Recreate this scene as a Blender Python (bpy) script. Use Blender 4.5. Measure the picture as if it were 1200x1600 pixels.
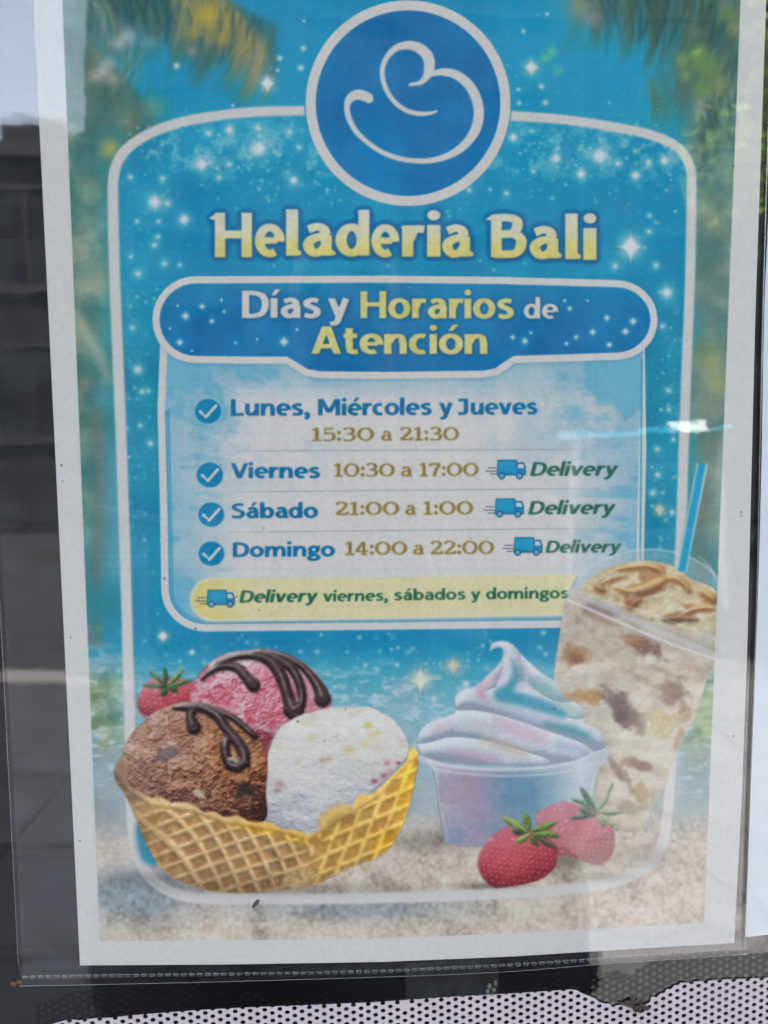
import bpy, bmesh, math, random
import numpy as np
from mathutils import Vector, Matrix
from mathutils.geometry import delaunay_2d_cdt

for _o in list(bpy.data.objects): bpy.data.objects.remove(_o)
scene = bpy.context.scene
COL = scene.collection

# ------------------------------------------------------------------ camera, sky, sun, exposure
CAM_D = 0.2305          # metres from the lens to the poster
EYE = 1.45              # height of the lens above the pavement
_v = np.array([40., 12500., 1200.]); _h = np.array([24400., -193., 1200.])
_v /= np.linalg.norm(_v); _h /= np.linalg.norm(_h); _h -= _v*(_v@_h); _h /= np.linalg.norm(_h)
_n = np.cross(_h, _v)

cam = bpy.data.cameras.new('camera'); cam_o = bpy.data.objects.new('camera', cam); COL.objects.link(cam_o)
cam.sensor_fit = 'AUTO'; cam.sensor_width = 36; cam.lens = 27; cam.clip_start = 0.01; cam.clip_end = 500
R = Matrix(((_h[0], -_h[1], -_h[2], 0), (_n[0], -_n[1], -_n[2], -CAM_D), (-_v[0], _v[1], _v[2], EYE), (0, 0, 0, 1)))
cam_o.matrix_world = R
cam.dof.use_dof = True; cam.dof.focus_distance = CAM_D*1.02; cam.dof.aperture_fstop = 15
scene.camera = cam_o

SUN_EL, SUN_AZ = math.radians(63), math.radians(-28)      # the sun stands high behind the shop
world = bpy.data.worlds.new('World'); scene.world = world; world.use_nodes = True
nt = world.node_tree; nt.nodes.clear()
sky = nt.nodes.new('ShaderNodeTexSky'); sky.sky_type = 'NISHITA'; sky.sun_disc = False
sky.sun_elevation = SUN_EL; sky.sun_rotation = SUN_AZ; sky.air_density = 1.0; sky.dust_density = 2; sky.ozone_density = .9
bg = nt.nodes.new('ShaderNodeBackground'); bg.inputs['Strength'].default_value = 0.15
wo = nt.nodes.new('ShaderNodeOutputWorld')
hz = nt.nodes.new('ShaderNodeHueSaturation'); hz.inputs['Saturation'].default_value = .5      # a milky, half clouded sky
nt.links.new(sky.outputs[0], hz.inputs['Color']); nt.links.new(hz.outputs[0], bg.inputs[0]); nt.links.new(bg.outputs[0], wo.inputs[0])
sun = bpy.data.lights.new('sun', 'SUN'); sun.energy = 5.0; sun.angle = math.radians(.5); sun.color = (1, .97, .92)
sun_o = bpy.data.objects.new('sun', sun); COL.objects.link(sun_o)
_d = Vector((math.cos(SUN_EL)*math.sin(SUN_AZ), math.cos(SUN_EL)*math.cos(SUN_AZ), math.sin(SUN_EL)))
sun_o.rotation_euler = _d.to_track_quat('Z', 'Y').to_euler(); sun_o.location = (0, 0, 8)
scene.view_settings.view_transform = 'Standard'; scene.view_settings.look = 'None'
scene.view_settings.exposure = 3.15; scene.view_settings.gamma = 1
scene.cycles.transparent_max_bounces = 16; scene.cycles.max_bounces = 8
scene.cycles.caustics_reflective = False; scene.cycles.caustics_refractive = False

# ------------------------------------------------------------------ helpers
def on_plane(x, y, depth=0.0):
    """image pixel -> metres on the poster plane; depth is metres towards the street"""
    d = np.array([x-600., y-800., 1200.]); t = CAM_D/(d@_n); p = d*t
    return Vector((p@_h, -depth, EYE-p@_v))

def tag(o, label=None, cat=None, group=None, kind=None):
    if label: o['label'] = label
    if cat: o['category'] = cat
    if group: o['group'] = group
    if kind: o['kind'] = kind
    return o

def empty(name, loc, label, cat, group=None):
    o = bpy.data.objects.new(name, None); COL.objects.link(o); o.location = loc; o.empty_display_size = .02
    return tag(o, label, cat, group)

def mesh_obj(name, verts, faces, mat=None, parent=None, uv=None, smooth=False):
    me = bpy.data.meshes.new(name); me.from_pydata([tuple(v) for v in verts], [], [tuple(f) for f in faces]); me.update()
    if uv is not None:
        l = me.uv_layers.new(name='UVMap')
        for p in me.polygons:
            for li in p.loop_indices: l.data[li].uv = uv[me.loops[li].vertex_index]
    if smooth:
        for p in me.polygons: p.use_smooth = True
    if mat: me.materials.append(mat)
    o = bpy.data.objects.new(name, me); COL.objects.link(o)
    if parent:
        o.parent = parent; o.matrix_parent_inverse = Matrix.Translation(parent.location).inverted()
    return o

class MB:
    """collects boxes and tubes into one mesh"""
    def __init__(s): s.v = []; s.f = []
    def box(s, x0, y0, z0, x1, y1, z1):
        n = len(s.v); s.v += [(x, y, z) for z in (z0, z1) for y in (y0, y1) for x in (x0, x1)]
        s.f += [tuple(n+i for i in q) for q in ((0,2,3,1),(4,5,7,6),(0,1,5,4),(2,6,7,3),(0,4,6,2),(1,3,7,5))]; return s
    def tube(s, pts, rad, k=8):
        n = len(s.v); P = [Vector(p) for p in pts]
        for i, p in enumerate(P):
            d = (P[min(i+1, len(P)-1)]-P[max(i-1, 0)]).normalized()
            a = d.orthogonal().normalized() if i == 0 else (a-d*a.dot(d)).normalized()
            b = d.cross(a); r = rad[i] if hasattr(rad, '__len__') else rad
            s.v += [tuple(p+a*r*math.cos(t)+b*r*math.sin(t)) for t in [2*math.pi*j/k for j in range(k)]]
        for i in range(len(P)-1):
            for j in range(k):
                s.f.append((n+i*k+j, n+i*k+(j+1)%k, n+(i+1)*k+(j+1)%k, n+(i+1)*k+j))
        s.f.append(tuple(n+j for j in range(k))[::-1]); s.f.append(tuple(n+(len(P)-1)*k+j for j in range(k))); return s
    def build(s, name, mat, parent=None, smooth=False): return mesh_obj(name, s.v, s.f, mat, parent, smooth=smooth)

def new_mat(name):
    m = bpy.data.materials.new(name); m.use_nodes = True; n = m.node_tree.nodes; n.clear()
    return m, n, m.node_tree.links

def plain(name, c, rough=.6, spec=.5, noise=None, metal=0, bump=0, scale=40, trans=0):
    """principled paint with fine mottling"""
    m, n, l = new_mat(name)
    b = n.new('ShaderNodeBsdfPrincipled'); o = n.new('ShaderNodeOutputMaterial'); l.new(b.outputs[0], o.inputs[0])
    b.inputs['Roughness'].default_value = rough; b.inputs['Specular IOR Level'].default_value = spec; b.inputs['Metallic'].default_value = metal
    tc = n.new('ShaderNodeTexCoord'); t = n.new('ShaderNodeTexNoise'); t.inputs['Scale'].default_value = scale; t.inputs['Detail'].default_value = 6
    l.new(tc.outputs['Object'], t.inputs['Vector'])
    r = n.new('ShaderNodeValToRGB'); k = noise or .12
    r.color_ramp.elements[0].position = .3; r.color_ramp.elements[1].position = .7
    r.color_ramp.elements[0].color = tuple(x*(1-k) for x in c)+(1,); r.color_ramp.elements[1].color = tuple(min(1, x*(1+k)) for x in c)+(1,)
    l.new(t.outputs['Fac'], r.inputs[0]); l.new(r.outputs[0], b.inputs['Base Color'])
    if bump:
        bp = n.new('ShaderNodeBump'); bp.inputs['Strength'].default_value = bump; bp.inputs['Distance'].default_value = .01
        l.new(t.outputs['Fac'], bp.inputs['Height']); l.new(bp.outputs[0], b.inputs['Normal'])
    if trans: b.inputs['Transmission Weight'].default_value = trans
    return m

def film(name, refl, haze, hazec=(.8,.82,.82), rough=.0, scale=60, bump=0., dirt=0.):
    """thin clear sheet: see-through, mirror-like by Schlick's law, slightly milky"""
    m, n, l = new_mat(name)
    lw = n.new('ShaderNodeLayerWeight'); lw.inputs['Blend'].default_value = .5
    p = n.new('ShaderNodeMath'); p.operation = 'POWER'; p.inputs[1].default_value = 5; l.new(lw.outputs['Facing'], p.inputs[0])
    a = n.new('ShaderNodeMath'); a.operation = 'MULTIPLY_ADD'; a.inputs[1].default_value = 1-refl; a.inputs[2].default_value = refl; l.new(p.outputs[0], a.inputs[0])
    tr = n.new('ShaderNodeBsdfTransparent'); gl = n.new('ShaderNodeBsdfGlossy'); gl.inputs['Roughness'].default_value = rough
    df = n.new('ShaderNodeBsdfDiffuse'); df.inputs['Color'].default_value = tuple(hazec)+(1,)
    m1 = n.new('ShaderNodeMixShader'); m2 = n.new('ShaderNodeMixShader'); o = n.new('ShaderNodeOutputMaterial')
    tc = n.new('ShaderNodeTexCoord'); t = n.new('ShaderNodeTexNoise'); t.inputs['Scale'].default_value = scale; t.inputs['Detail'].default_value = 5
    l.new(tc.outputs['Object'], t.inputs['Vector'])
    mr = n.new('ShaderNodeMapRange'); mr.inputs['From Min'].default_value = .35; mr.inputs['From Max'].default_value = .75
    mr.inputs['To Min'].default_value = haze*.6; mr.inputs['To Max'].default_value = haze*1.5+dirt; l.new(t.outputs['Fac'], mr.inputs['Value'])
    l.new(mr.outputs[0], m1.inputs[0]); l.new(tr.outputs[0], m1.inputs[1]); l.new(df.outputs[0], m1.inputs[2])
    l.new(a.outputs[0], m2.inputs[0]); l.new(m1.outputs[0], m2.inputs[1]); l.new(gl.outputs[0], m2.inputs[2]); l.new(m2.outputs[0], o.inputs[0])
    if bump:
        bp = n.new('ShaderNodeBump'); bp.inputs['Strength'].default_value = bump; bp.inputs['Distance'].default_value = .001
        t2 = n.new('ShaderNodeTexNoise'); t2.inputs['Scale'].default_value = 45; t2.inputs['Detail'].default_value = 3; l.new(tc.outputs['Object'], t2.inputs['Vector'])
        l.new(t2.outputs['Fac'], bp.inputs['Height']); l.new(bp.outputs[0], gl.inputs['Normal'])
    return m
# ------------------------------------------------------------------ the printed sheet
# All print coordinates below are camera image pixels (1 pixel is about 0.2 mm on the paper); the
# camera's homography turns them into metres on the paper plane.
S = 1.25                       # texels per image pixel
Y0 = -80                       # image row of the first texel row
CW, CH = int(1200*S), int(1680*S)
rng = np.random.RandomState(7)

def warp(n, dx, dy):
    h, w = n.shape; I = np.clip(np.arange(h)[:,None]+dy, 0, h-1).astype(int); J = np.clip(np.arange(w)[None,:]+dx, 0, w-1).astype(int)
    return n[I, J]
def box1(a, r, ax):
    if r < 1: return a
    k = 2*r+1
    pad = [(0,0)]*a.ndim; pad[ax] = (r+1, r)
    c = np.cumsum(np.pad(a, pad, mode='edge'), axis=ax, dtype=np.float64)
    n = a.shape[ax]
    hi = [slice(None)]*a.ndim; lo = [slice(None)]*a.ndim
    hi[ax] = slice(k, k+n); lo[ax] = slice(0, n)
    return ((c[tuple(hi)]-c[tuple(lo)])/k).astype(np.float32)

def blur(a, s, sy=None):
    """three box passes, s in texels"""
    sy = s if sy is None else sy
    for _ in range(3):
        a = box1(a, int(round(s)), 1); a = box1(a, int(round(sy)), 0)
    return a

def vnoise(h, w, cell, seed, celly=None):
    """smooth value noise, cell size in texels"""
    r = np.random.RandomState(seed)
    cy = celly or cell
    gh, gw = int(h/cy)+3, int(w/cell)+3
    g = r.rand(gh, gw).astype(np.float32)
    y = np.arange(h)/cy; x = np.arange(w)/cell
    yi = y.astype(int); xi = x.astype(int)
    fy = (y-yi)[:,None]; fx = (x-xi)[None,:]
    fy = fy*fy*(3-2*fy); fx = fx*fx*(3-2*fx)
    a = g[yi][:,xi]; b = g[yi][:,xi+1]; c = g[yi+1][:,xi]; d = g[yi+1][:,xi+1]
    return ((a*(1-fx)+b*fx)*(1-fy)+(c*(1-fx)+d*fx)*fy).astype(np.float32)

def fbm(h, w, cell, seed, oct=4, gain=.5, asp=1.):
    o = np.zeros((h, w), np.float32); a = 1; t = 0
    for k in range(oct):
        o += a*vnoise(h, w, max(cell*asp, 1.01), seed+k*17, max(cell, 1.01)); t += a
        a *= gain; cell /= 2
    return o/t

def col(*c): return np.array(c, np.float32)
def mix(a, b, t):
    t = np.asarray(t)[..., None] if np.ndim(t) else t
    return a*(1-t)+b*t
def ss(a, b, x):
    t = np.clip((x-a)/(b-a), 0, 1); return t*t*(3-2*t)
def ramp(t, stops):
    t = np.asarray(t); o = np.zeros(t.shape+(3,), np.float32)
    xs = [s[0] for s in stops]
    for k in range(3): o[..., k] = np.interp(t, xs, [s[1][k] for s in stops])
    return o

IMG = np.zeros((CH, CW, 3), np.float32)

class Win:
    """a window of the sheet, in image pixels"""
    def __init__(w, x0, y0, x1, y1):
        w.i0 = max(0, int(math.floor((y0-Y0)*S))); w.i1 = min(CH, int(math.ceil((y1-Y0)*S)))
        w.j0 = max(0, int(math.floor(x0*S))); w.j1 = min(CW, int(math.ceil(x1*S)))
        w.h = w.i1-w.i0; w.w = w.j1-w.j0
        w.Y = ((np.arange(w.i0, w.i1)+.5)/S+Y0).astype(np.float32)[:, None]
        w.X = ((np.arange(w.j0, w.j1)+.5)/S).astype(np.float32)[None, :]
    def put(w, c, m):
        v = IMG[w.i0:w.i1, w.j0:w.j1]
        m = np.asarray(m, np.float32)
        if m.ndim == 2: m = m[..., None]
        v[:] = v*(1-m)+c*m
    def get(w): return IMG[w.i0:w.i1, w.j0:w.j1]
    def poly(w, polys, k=4, s=0):
        m = fill(polys, w, k)
        return blur(m, s*S) if s else m

def area(p): 
    x, y = p[:, 0], p[:, 1]
    return .5*np.sum(x*np.roll(y, -1)-np.roll(x, -1)*y)

def fill(polys, w, k=4):
    H, W = w.h*k, w.w*k
    acc = np.zeros((H, W+1), np.int16)
    for p in polys:
        p = np.asarray(p, np.float64)
        if area(p) < 0: p = p[::-1]
        X = (p[:, 0]*S-w.j0)*k; Y = ((p[:, 1]-Y0)*S-w.i0)*k
        for a in range(len(p)):
            b = (a+1) % len(p)
            ya, yb, xa, xb = Y[a], Y[b], X[a], X[b]
            if ya == yb: continue
            s = 1
            if ya > yb: ya, yb, xa, xb, s = yb, ya, xb, xa, -1
            r0 = max(0, int(math.ceil(ya-.5))); r1 = min(H, int(math.ceil(yb-.5)))
            if r1 <= r0: continue
            r = np.arange(r0, r1)
            x = xa+(r+.5-ya)*(xb-xa)/(yb-ya)
            c = np.clip(np.ceil(x-.5).astype(int), 0, W)
            acc[r, c] += s
    m = (np.cumsum(acc[:, :W], 1) != 0).astype(np.float32)
    return m.reshape(w.h, k, w.w, k).mean((1, 3))

def cr(pts, n=8, closed=False):
    """Catmull-Rom through points of any dimension"""
    P = np.array(pts, np.float64)
    if closed: P = np.vstack([P[-1], P, P[0], P[1]])
    else: P = np.vstack([2*P[0]-P[1], P, 2*P[-1]-P[-2]])
    o = []
    t = (np.arange(n)/n)[:, None]
    for i in range(1, len(P)-2):
        a, b, c, d = P[i-1:i+3]
        o.append(.5*(2*b+(c-a)*t+(2*a-5*b+4*c-d)*t*t+(3*b-a-3*c+d)*t**3))
    o = np.vstack(o)
    return o if closed else np.vstack([o, P[-2]])

def arc(cx, cy, rx, ry, a0, a1, n=16):
    t = np.radians(np.linspace(a0, a1, n+1))
    return np.stack([cx+rx*np.cos(t), cy+ry*np.sin(t)], 1)

def disc(x, y, r, n=12, ry=None):
    return arc(x, y, r, ry or r, 0, 360, n)[:-1]

def ribbon(pts, w, caps=False, horiz=False):
    """quads and joints of a stroke; w is a number or one width per point"""
    P = np.asarray(pts, np.float64)[:, :2]
    w = np.broadcast_to(np.asarray(w, np.float64), (len(P),))
    out = []
    T = np.gradient(P, axis=0); T /= np.linalg.norm(T, axis=1)[:, None]+1e-9
    N = np.stack([-T[:, 1], T[:, 0]], 1)
    if horiz: N = np.stack([np.where(N[:, 0] < 0, -1., 1.)/np.maximum(abs(T[:, 1]), .3), 0*T[:, 0]], 1)
    L = P+N*w[:, None]/2; R = P-N*w[:, None]/2
    for i in range(len(P)-1):
        out.append(np.array([L[i], L[i+1], R[i+1], R[i]]))
    if caps:
        for i in (0, -1): out.append(disc(P[i, 0], P[i, 1], w[i]/2, 10))
    return out

# ---- lettering: strokes of a broad pen, x-height 50, capitals 68, ascenders 73
WV, WH = 14.0, 10.5
def V(x, y0, y1): return ('h', [(x, y0), (x, y1)])
def Ln(*p): return ('h', list(p))
def Cv(*p): return ('c', list(p))
def Ar(*a): return ('a', a)
G = {
 'l': (18, [V(8,0,73)]), 'i': (17.5, [V(8,0,50), ('d', (8,65,7.6))]), '\u00ed': (18, [V(8,0,50), ('s', (5,56,15,72))]),
 'o': (49, [Ar(24.5,25,17.5,20.5,90,462)]), '\u00f3': (49, [Ar(24.5,25,17.5,20.5,90,462), ('s', (22,57,33,73))]),
 'e': (47, [('t', [(8,25),(37,25)]), Ar(24.5,25,17,20.3,-6,302)]),
 '\u00e9': (47, [('t', [(8,25),(37,25)]), Ar(24.5,25,17,20.3,-6,302), ('s', (22,57,33,73))]),
 'a': (45, [Cv((9,41),(21,45.5),(31,42.5),(35.5,32)), V(36,0,32), Cv((37,29),(22,29),(10.5,22),(10,13),(17,5),(28,7),(37,17))]),
 '\u00e1': (45, [Cv((9,41),(21,45.5),(31,42.5),(35.5,32)), V(36,0,32), Cv((37,29),(22,29),(10.5,22),(10,13),(17,5),(28,7),(37,17)), ('s', (20,57,31,73))]),
 's': (40, [Cv((34,42.5),(22,45.3),(10.5,40),(11.5,32),(22,26),(31,20),(30,9),(19,4.6),(5,7.5))]),
 'r': (33, [V(9,0,50), Cv((11,28),(16,40),(23,44.5),(33,43.5))]),
 'n': (50, [V(9,0,50), Cv((11,29),(18,40),(27,45),(37,41),(40,29)), V(40.5,0,30)]),
 'm': (77, [V(9,0,50), Cv((11,29),(17,40),(25,45),(34,41),(37,29)), V(37.5,0,30), Cv((39,29),(46,40),(54,45),(64,41),(67,29)), V(67.5,0,30)]),
 'u': (49, [V(9,20,50), Cv((9,21),(12,9),(22,4.8),(31,9),(38,20)), V(40,0,50)]),
 'c': (40, [Ar(25,25,17.5,20.3,62,298)]),
 'd': (50, [Ar(23,25,15.5,20.3,90,462), V(41,0,73)]), 'b': (50, [Ar(27,25,15.5,20.3,90,462), V(9,0,73)]),
 'g': (45, [Ar(22,33,13.5,12.8,90,462), Ln((31,43.5),(45,45.5)), Cv((13,22),(9,15),(14,9),(28,7),(38,1),(36,-10),(21,-15),(7,-11),(8,-2),(16,5))]),
 't': (33, [V(14,16,64), Cv((14,17),(17,7),(24,4.6),(32,6.5)), Ln((2,45),(31,45))]),
 'v': (46, [('k', [(7,50),(23,0)]), ('k', [(39.5,50),(23,0)])]),
 'y': (46, [('k', [(7,50),(24,3)]), Cv((39.5,50),(31,24),(23,0),(17,-12),(4,-15))]),
 ',': (20, [('d', (9,7,8)), Cv((12,6),(11,-6),(4,-14))]),
 'H': (62, [V(10,0,68), V(52,0,68), Ln((10,35),(52,35))]),
 'B': (57, [V(11,0,68), Cv((8,62.5),(30,63),(42,58),(42,46),(34,38),(15,36.5)), Cv((15,36.5),(36,37),(48,30),(48,17),(40,7),(22,5),(8,5.2))]),
 'D': (61, [V(11,0,68), Cv((8,62.8),(28,62.5),(44,57),(52,44),(52,26),(44,11),(28,5.4),(8,5.2))]),
 'A': (62, [('k', [(8,0),(30,68)]), ('k', [(54,0),(33,68)]), Ln((16,19),(47,19)), Ln((24,62.6),(39,62.6))]),
 'L': (45, [V(10,0,68), Ln((10,5.5),(44,5.5))]),
 'M': (82, [V(11,0,68), V(71,0,68), ('k', [(13,68),(41,12)]), ('k', [(69,68),(41,12)])]),
 'V': (58, [('k', [(7,68),(29,0)]), ('k', [(52,68),(29,0)])]),
 'S': (50, [Cv((43,60),(29,63.3),(14,58),(12,46),(24,37),(38,29),(42,17),(32,6),(18,4.6),(5,9))]),
 'J': (44, [V(31,18,68), Ln((4,62.6),(31,62.6)), Cv((31,20),(28,9),(18,4.8),(3,5.5))]),
 ' ': (24, []),
}
# wide figures with thick stems and thin serifs, height 68
SV, SH = 12.5, 5.2
F = {
 '0': (80, [('o', (40,34,30,31))]),
 '1': (50, [V(27,0,68), Ln((6,3),(48,3)), Cv((6,58),(16,60),(27,66))]),
 '2': (66, [Cv((10,55),(18,64),(34,66),(50,60),(51,46),(40,32),(22,16),(9,4)), ('w', [(8,5),(60,5)], 9), Ln((58,5),(61,16))]),
 '3': (64, [Cv((9,60),(22,66),(40,65),(49,56),(46,43),(34,37),(22,36)), Cv((24,36),(42,34),(53,24),(50,10),(34,3),(18,3),(6,7))]),
 '4': (70, [('w', [(44,0),(44,68)], 12.5), Cv((42,66),(24,42),(6,20)), ('w', [(4,19),(64,19)], 7), Ln((32,3),(58,3))]),
 '5': (62, [('w', [(12,64),(52,64)], 8), ('w', [(14,64),(13,36)], 7), Cv((13,36),(28,41),(45,38),(52,26),(49,11),(34,3),(18,3),(6,7))]),
 '7': (60, [('w', [(6,63.5),(56,63.5)], 8.5), Cv((54,62),(38,36),(26,0)), Ln((8,64),(7,52))]),
 ':': (26, [('d', (13,9,8)), ('d', (13,43,8))]),
 'a': (54, [Cv((9,40),(18,46),(32,46),(38,36)), V(40,3,36), Cv((38,28),(20,27),(8,20),(8,10),(18,3),(30,5),(40,14)), Ln((38,3),(53,3))]),
 ' ': (40, []),
}

def glyph(ch, fig=False, wt=1.):
    """polygons of one letter in its own em, y up"""
    adv, st = (F if fig else G)[ch]
    wv, wh = (SV*wt, SH*wt) if fig else (WV*wt, WH*wt)
    out = []
    for kind, *a in st:
        if kind == 'd':
            x, y, r = a[0]; out.append(disc(x, y, r*(.5+.5*wt), 14)); continue
        if kind == 's':
            x0, y0, x1, y1 = a[0]
            out.append(np.array([(x0-3,y0),(x0+6,y0),(x1+8,y1),(x1-5,y1)], float)); continue
        if kind == 'o':
            x, y, rx, ry = a[0]
            t = np.radians(np.linspace(0, 360, 29))
            O = np.stack([x+(rx+wv/2)*np.cos(t), y+(ry+wh/2)*np.sin(t)], 1)
            I = np.stack([x+(rx-wv/2)*np.cos(t), y+(ry-wh/2)*np.sin(t)], 1)
            for i in range(28): out.append(np.array([O[i],O[i+1],I[i+1],I[i]]))
            continue
        if kind == 'w': out += ribbon(a[0], a[1]); continue
        if kind == 'k': out += ribbon(a[0], wv*.98, horiz=True); continue
        if kind == 't': out += ribbon(a[0], wh*.86); continue
        if kind == 'a': P = arc(*a[0], n=26)
        elif kind == 'c': P = cr(a[0], 6)
        else: P = np.array(a[0], float)
        T = np.gradient(P, axis=0); T /= np.linalg.norm(T, axis=1)[:, None]+1e-9
        w = np.sqrt((wv*T[:, 1])**2+(wh*T[:, 0])**2)
        out += ribbon(P, w)
        if ch in 'a\u00e1nmr' and kind == 'c': out.append(disc(P[0, 0], P[0, 1], w[0]*.46, 10)) if P[0, 0] > 20 or ch in 'nmr' else None
    return adv, out

def text(s, x0, y0, x1, y1, cap, fig=False, wt=1., slant=0., track=0., em=68., spur=False):
    """letters of one run from (x0,y0) to (x1,y1) on its baseline; returns one polygon list per letter"""
    gl = []; x = 0; track = track+(2.2 if not fig else 0)
    for ch in s:
        adv, P = glyph(ch, fig, wt)
        if spur and ch in 'Hldr':
            sx = {'H': 3, 'l': 1, 'd': 34, 'r': 2}[ch]; t = {'H': 68, 'l': 73, 'd': 73, 'r': 50}[ch]
            P.append(np.array([(sx+8, t-14), (sx-3 if ch != 'H' else -8, t-3 if ch != 'H' else t-9), (sx+1, t-.5), (sx+10, t)], float))
        if spur and ch == 'B': P.append(np.array([(6,58),(-6,60),(2,66),(20,69),(20,58)], float))
        if spur and ch in 'la': P.append(np.array([(12 if ch=='l' else 40,0),(20 if ch=='l' else 49,1),(21 if ch=='l' else 50,6),(14 if ch=='l' else 42,12)], float))
        if P: gl.append((x, P, ch))
        x += adv+track
    lo = min(float(p[:, 0].min())+gx+slant*0 for gx, P, c in gl[:1] for p in P)
    hi = max(float((p[:, 0]+slant*np.maximum(p[:, 1], 0)).max())+gl[-1][0] for p in gl[-1][1])
    k = (x1-x0)/(hi-lo); ky = cap/em
    dy = (y1-y0)/(x1-x0)
    out = []
    for gx, P, ch in gl:
        o = []
        for p in P:
            X = (p[:, 0]+gx+slant*p[:, 1]-lo)*k+x0
            Y = y0-p[:, 1]*ky+dy*(X-x0)
            o.append(np.stack([X, Y], 1))
        out.append(o)
    return out

def bounds(P, m=0):
    a = np.vstack([q for q in P])
    return a[:, 0].min()-m, a[:, 1].min()-m, a[:, 0].max()+m, a[:, 1].max()+m

PARTS = {}      # name -> list of (polygon list) for the pieces cut out of the print
def flat(L): return [p for g in L for p in g]
def letters(L, c, m=6, edge=None, ew=2.5, shadow=None, s=.75):
    P = flat(L); w = Win(*bounds(P, m+4))
    a = w.poly(P, 5)
    if shadow is not None:
        sh = blur(np.roll(a, (int(1.5*S), int(1*S)), (0, 1)), 2.2*S)
        w.put(col(*shadow), np.clip(sh*1.6, 0, 1)*.75)
    if edge is not None:
        e = np.clip(blur(a, ew*S/2)*2.6, 0, 1)
        w.put(col(*edge), e*.55)
    cc = c(w) if callable(c) else col(*c)
    a = blur(a, 1) * (1-s) + a*s
    w.put(cc, a)
    return w

def glow(x, y, r, c=(222,224,222), a=1., p=1.5):
    w = Win(x-r*2.2, y-r*2.2, x+r*2.2, y+r*2.2)
    if w.h < 2 or w.w < 2: return
    d = np.sqrt((w.X-x)**2+(w.Y-y)**2)/r
    w.put(col(*c), a*np.exp(-d**2*p))

def star(x, y, r, c=(225,226,224), a=1., asp=1.25):
    w = Win(x-r*1.3, y-r*asp*1.3, x+r*1.3, y+r*asp*1.3)
    if w.h < 2 or w.w < 2: return
    u = np.abs(w.X-x)/r; v = np.abs(w.Y-y)/(r*asp)
    d = np.sqrt(u)+np.sqrt(v)
    m = np.clip((1.0-d)*1.6, 0, 1)
    g = np.exp(-(u**2+v**2)*7)
    w.put(col(*c), a*np.clip(m+g*.75, 0, 1))

WHITE = (215, 208, 199)

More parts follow.
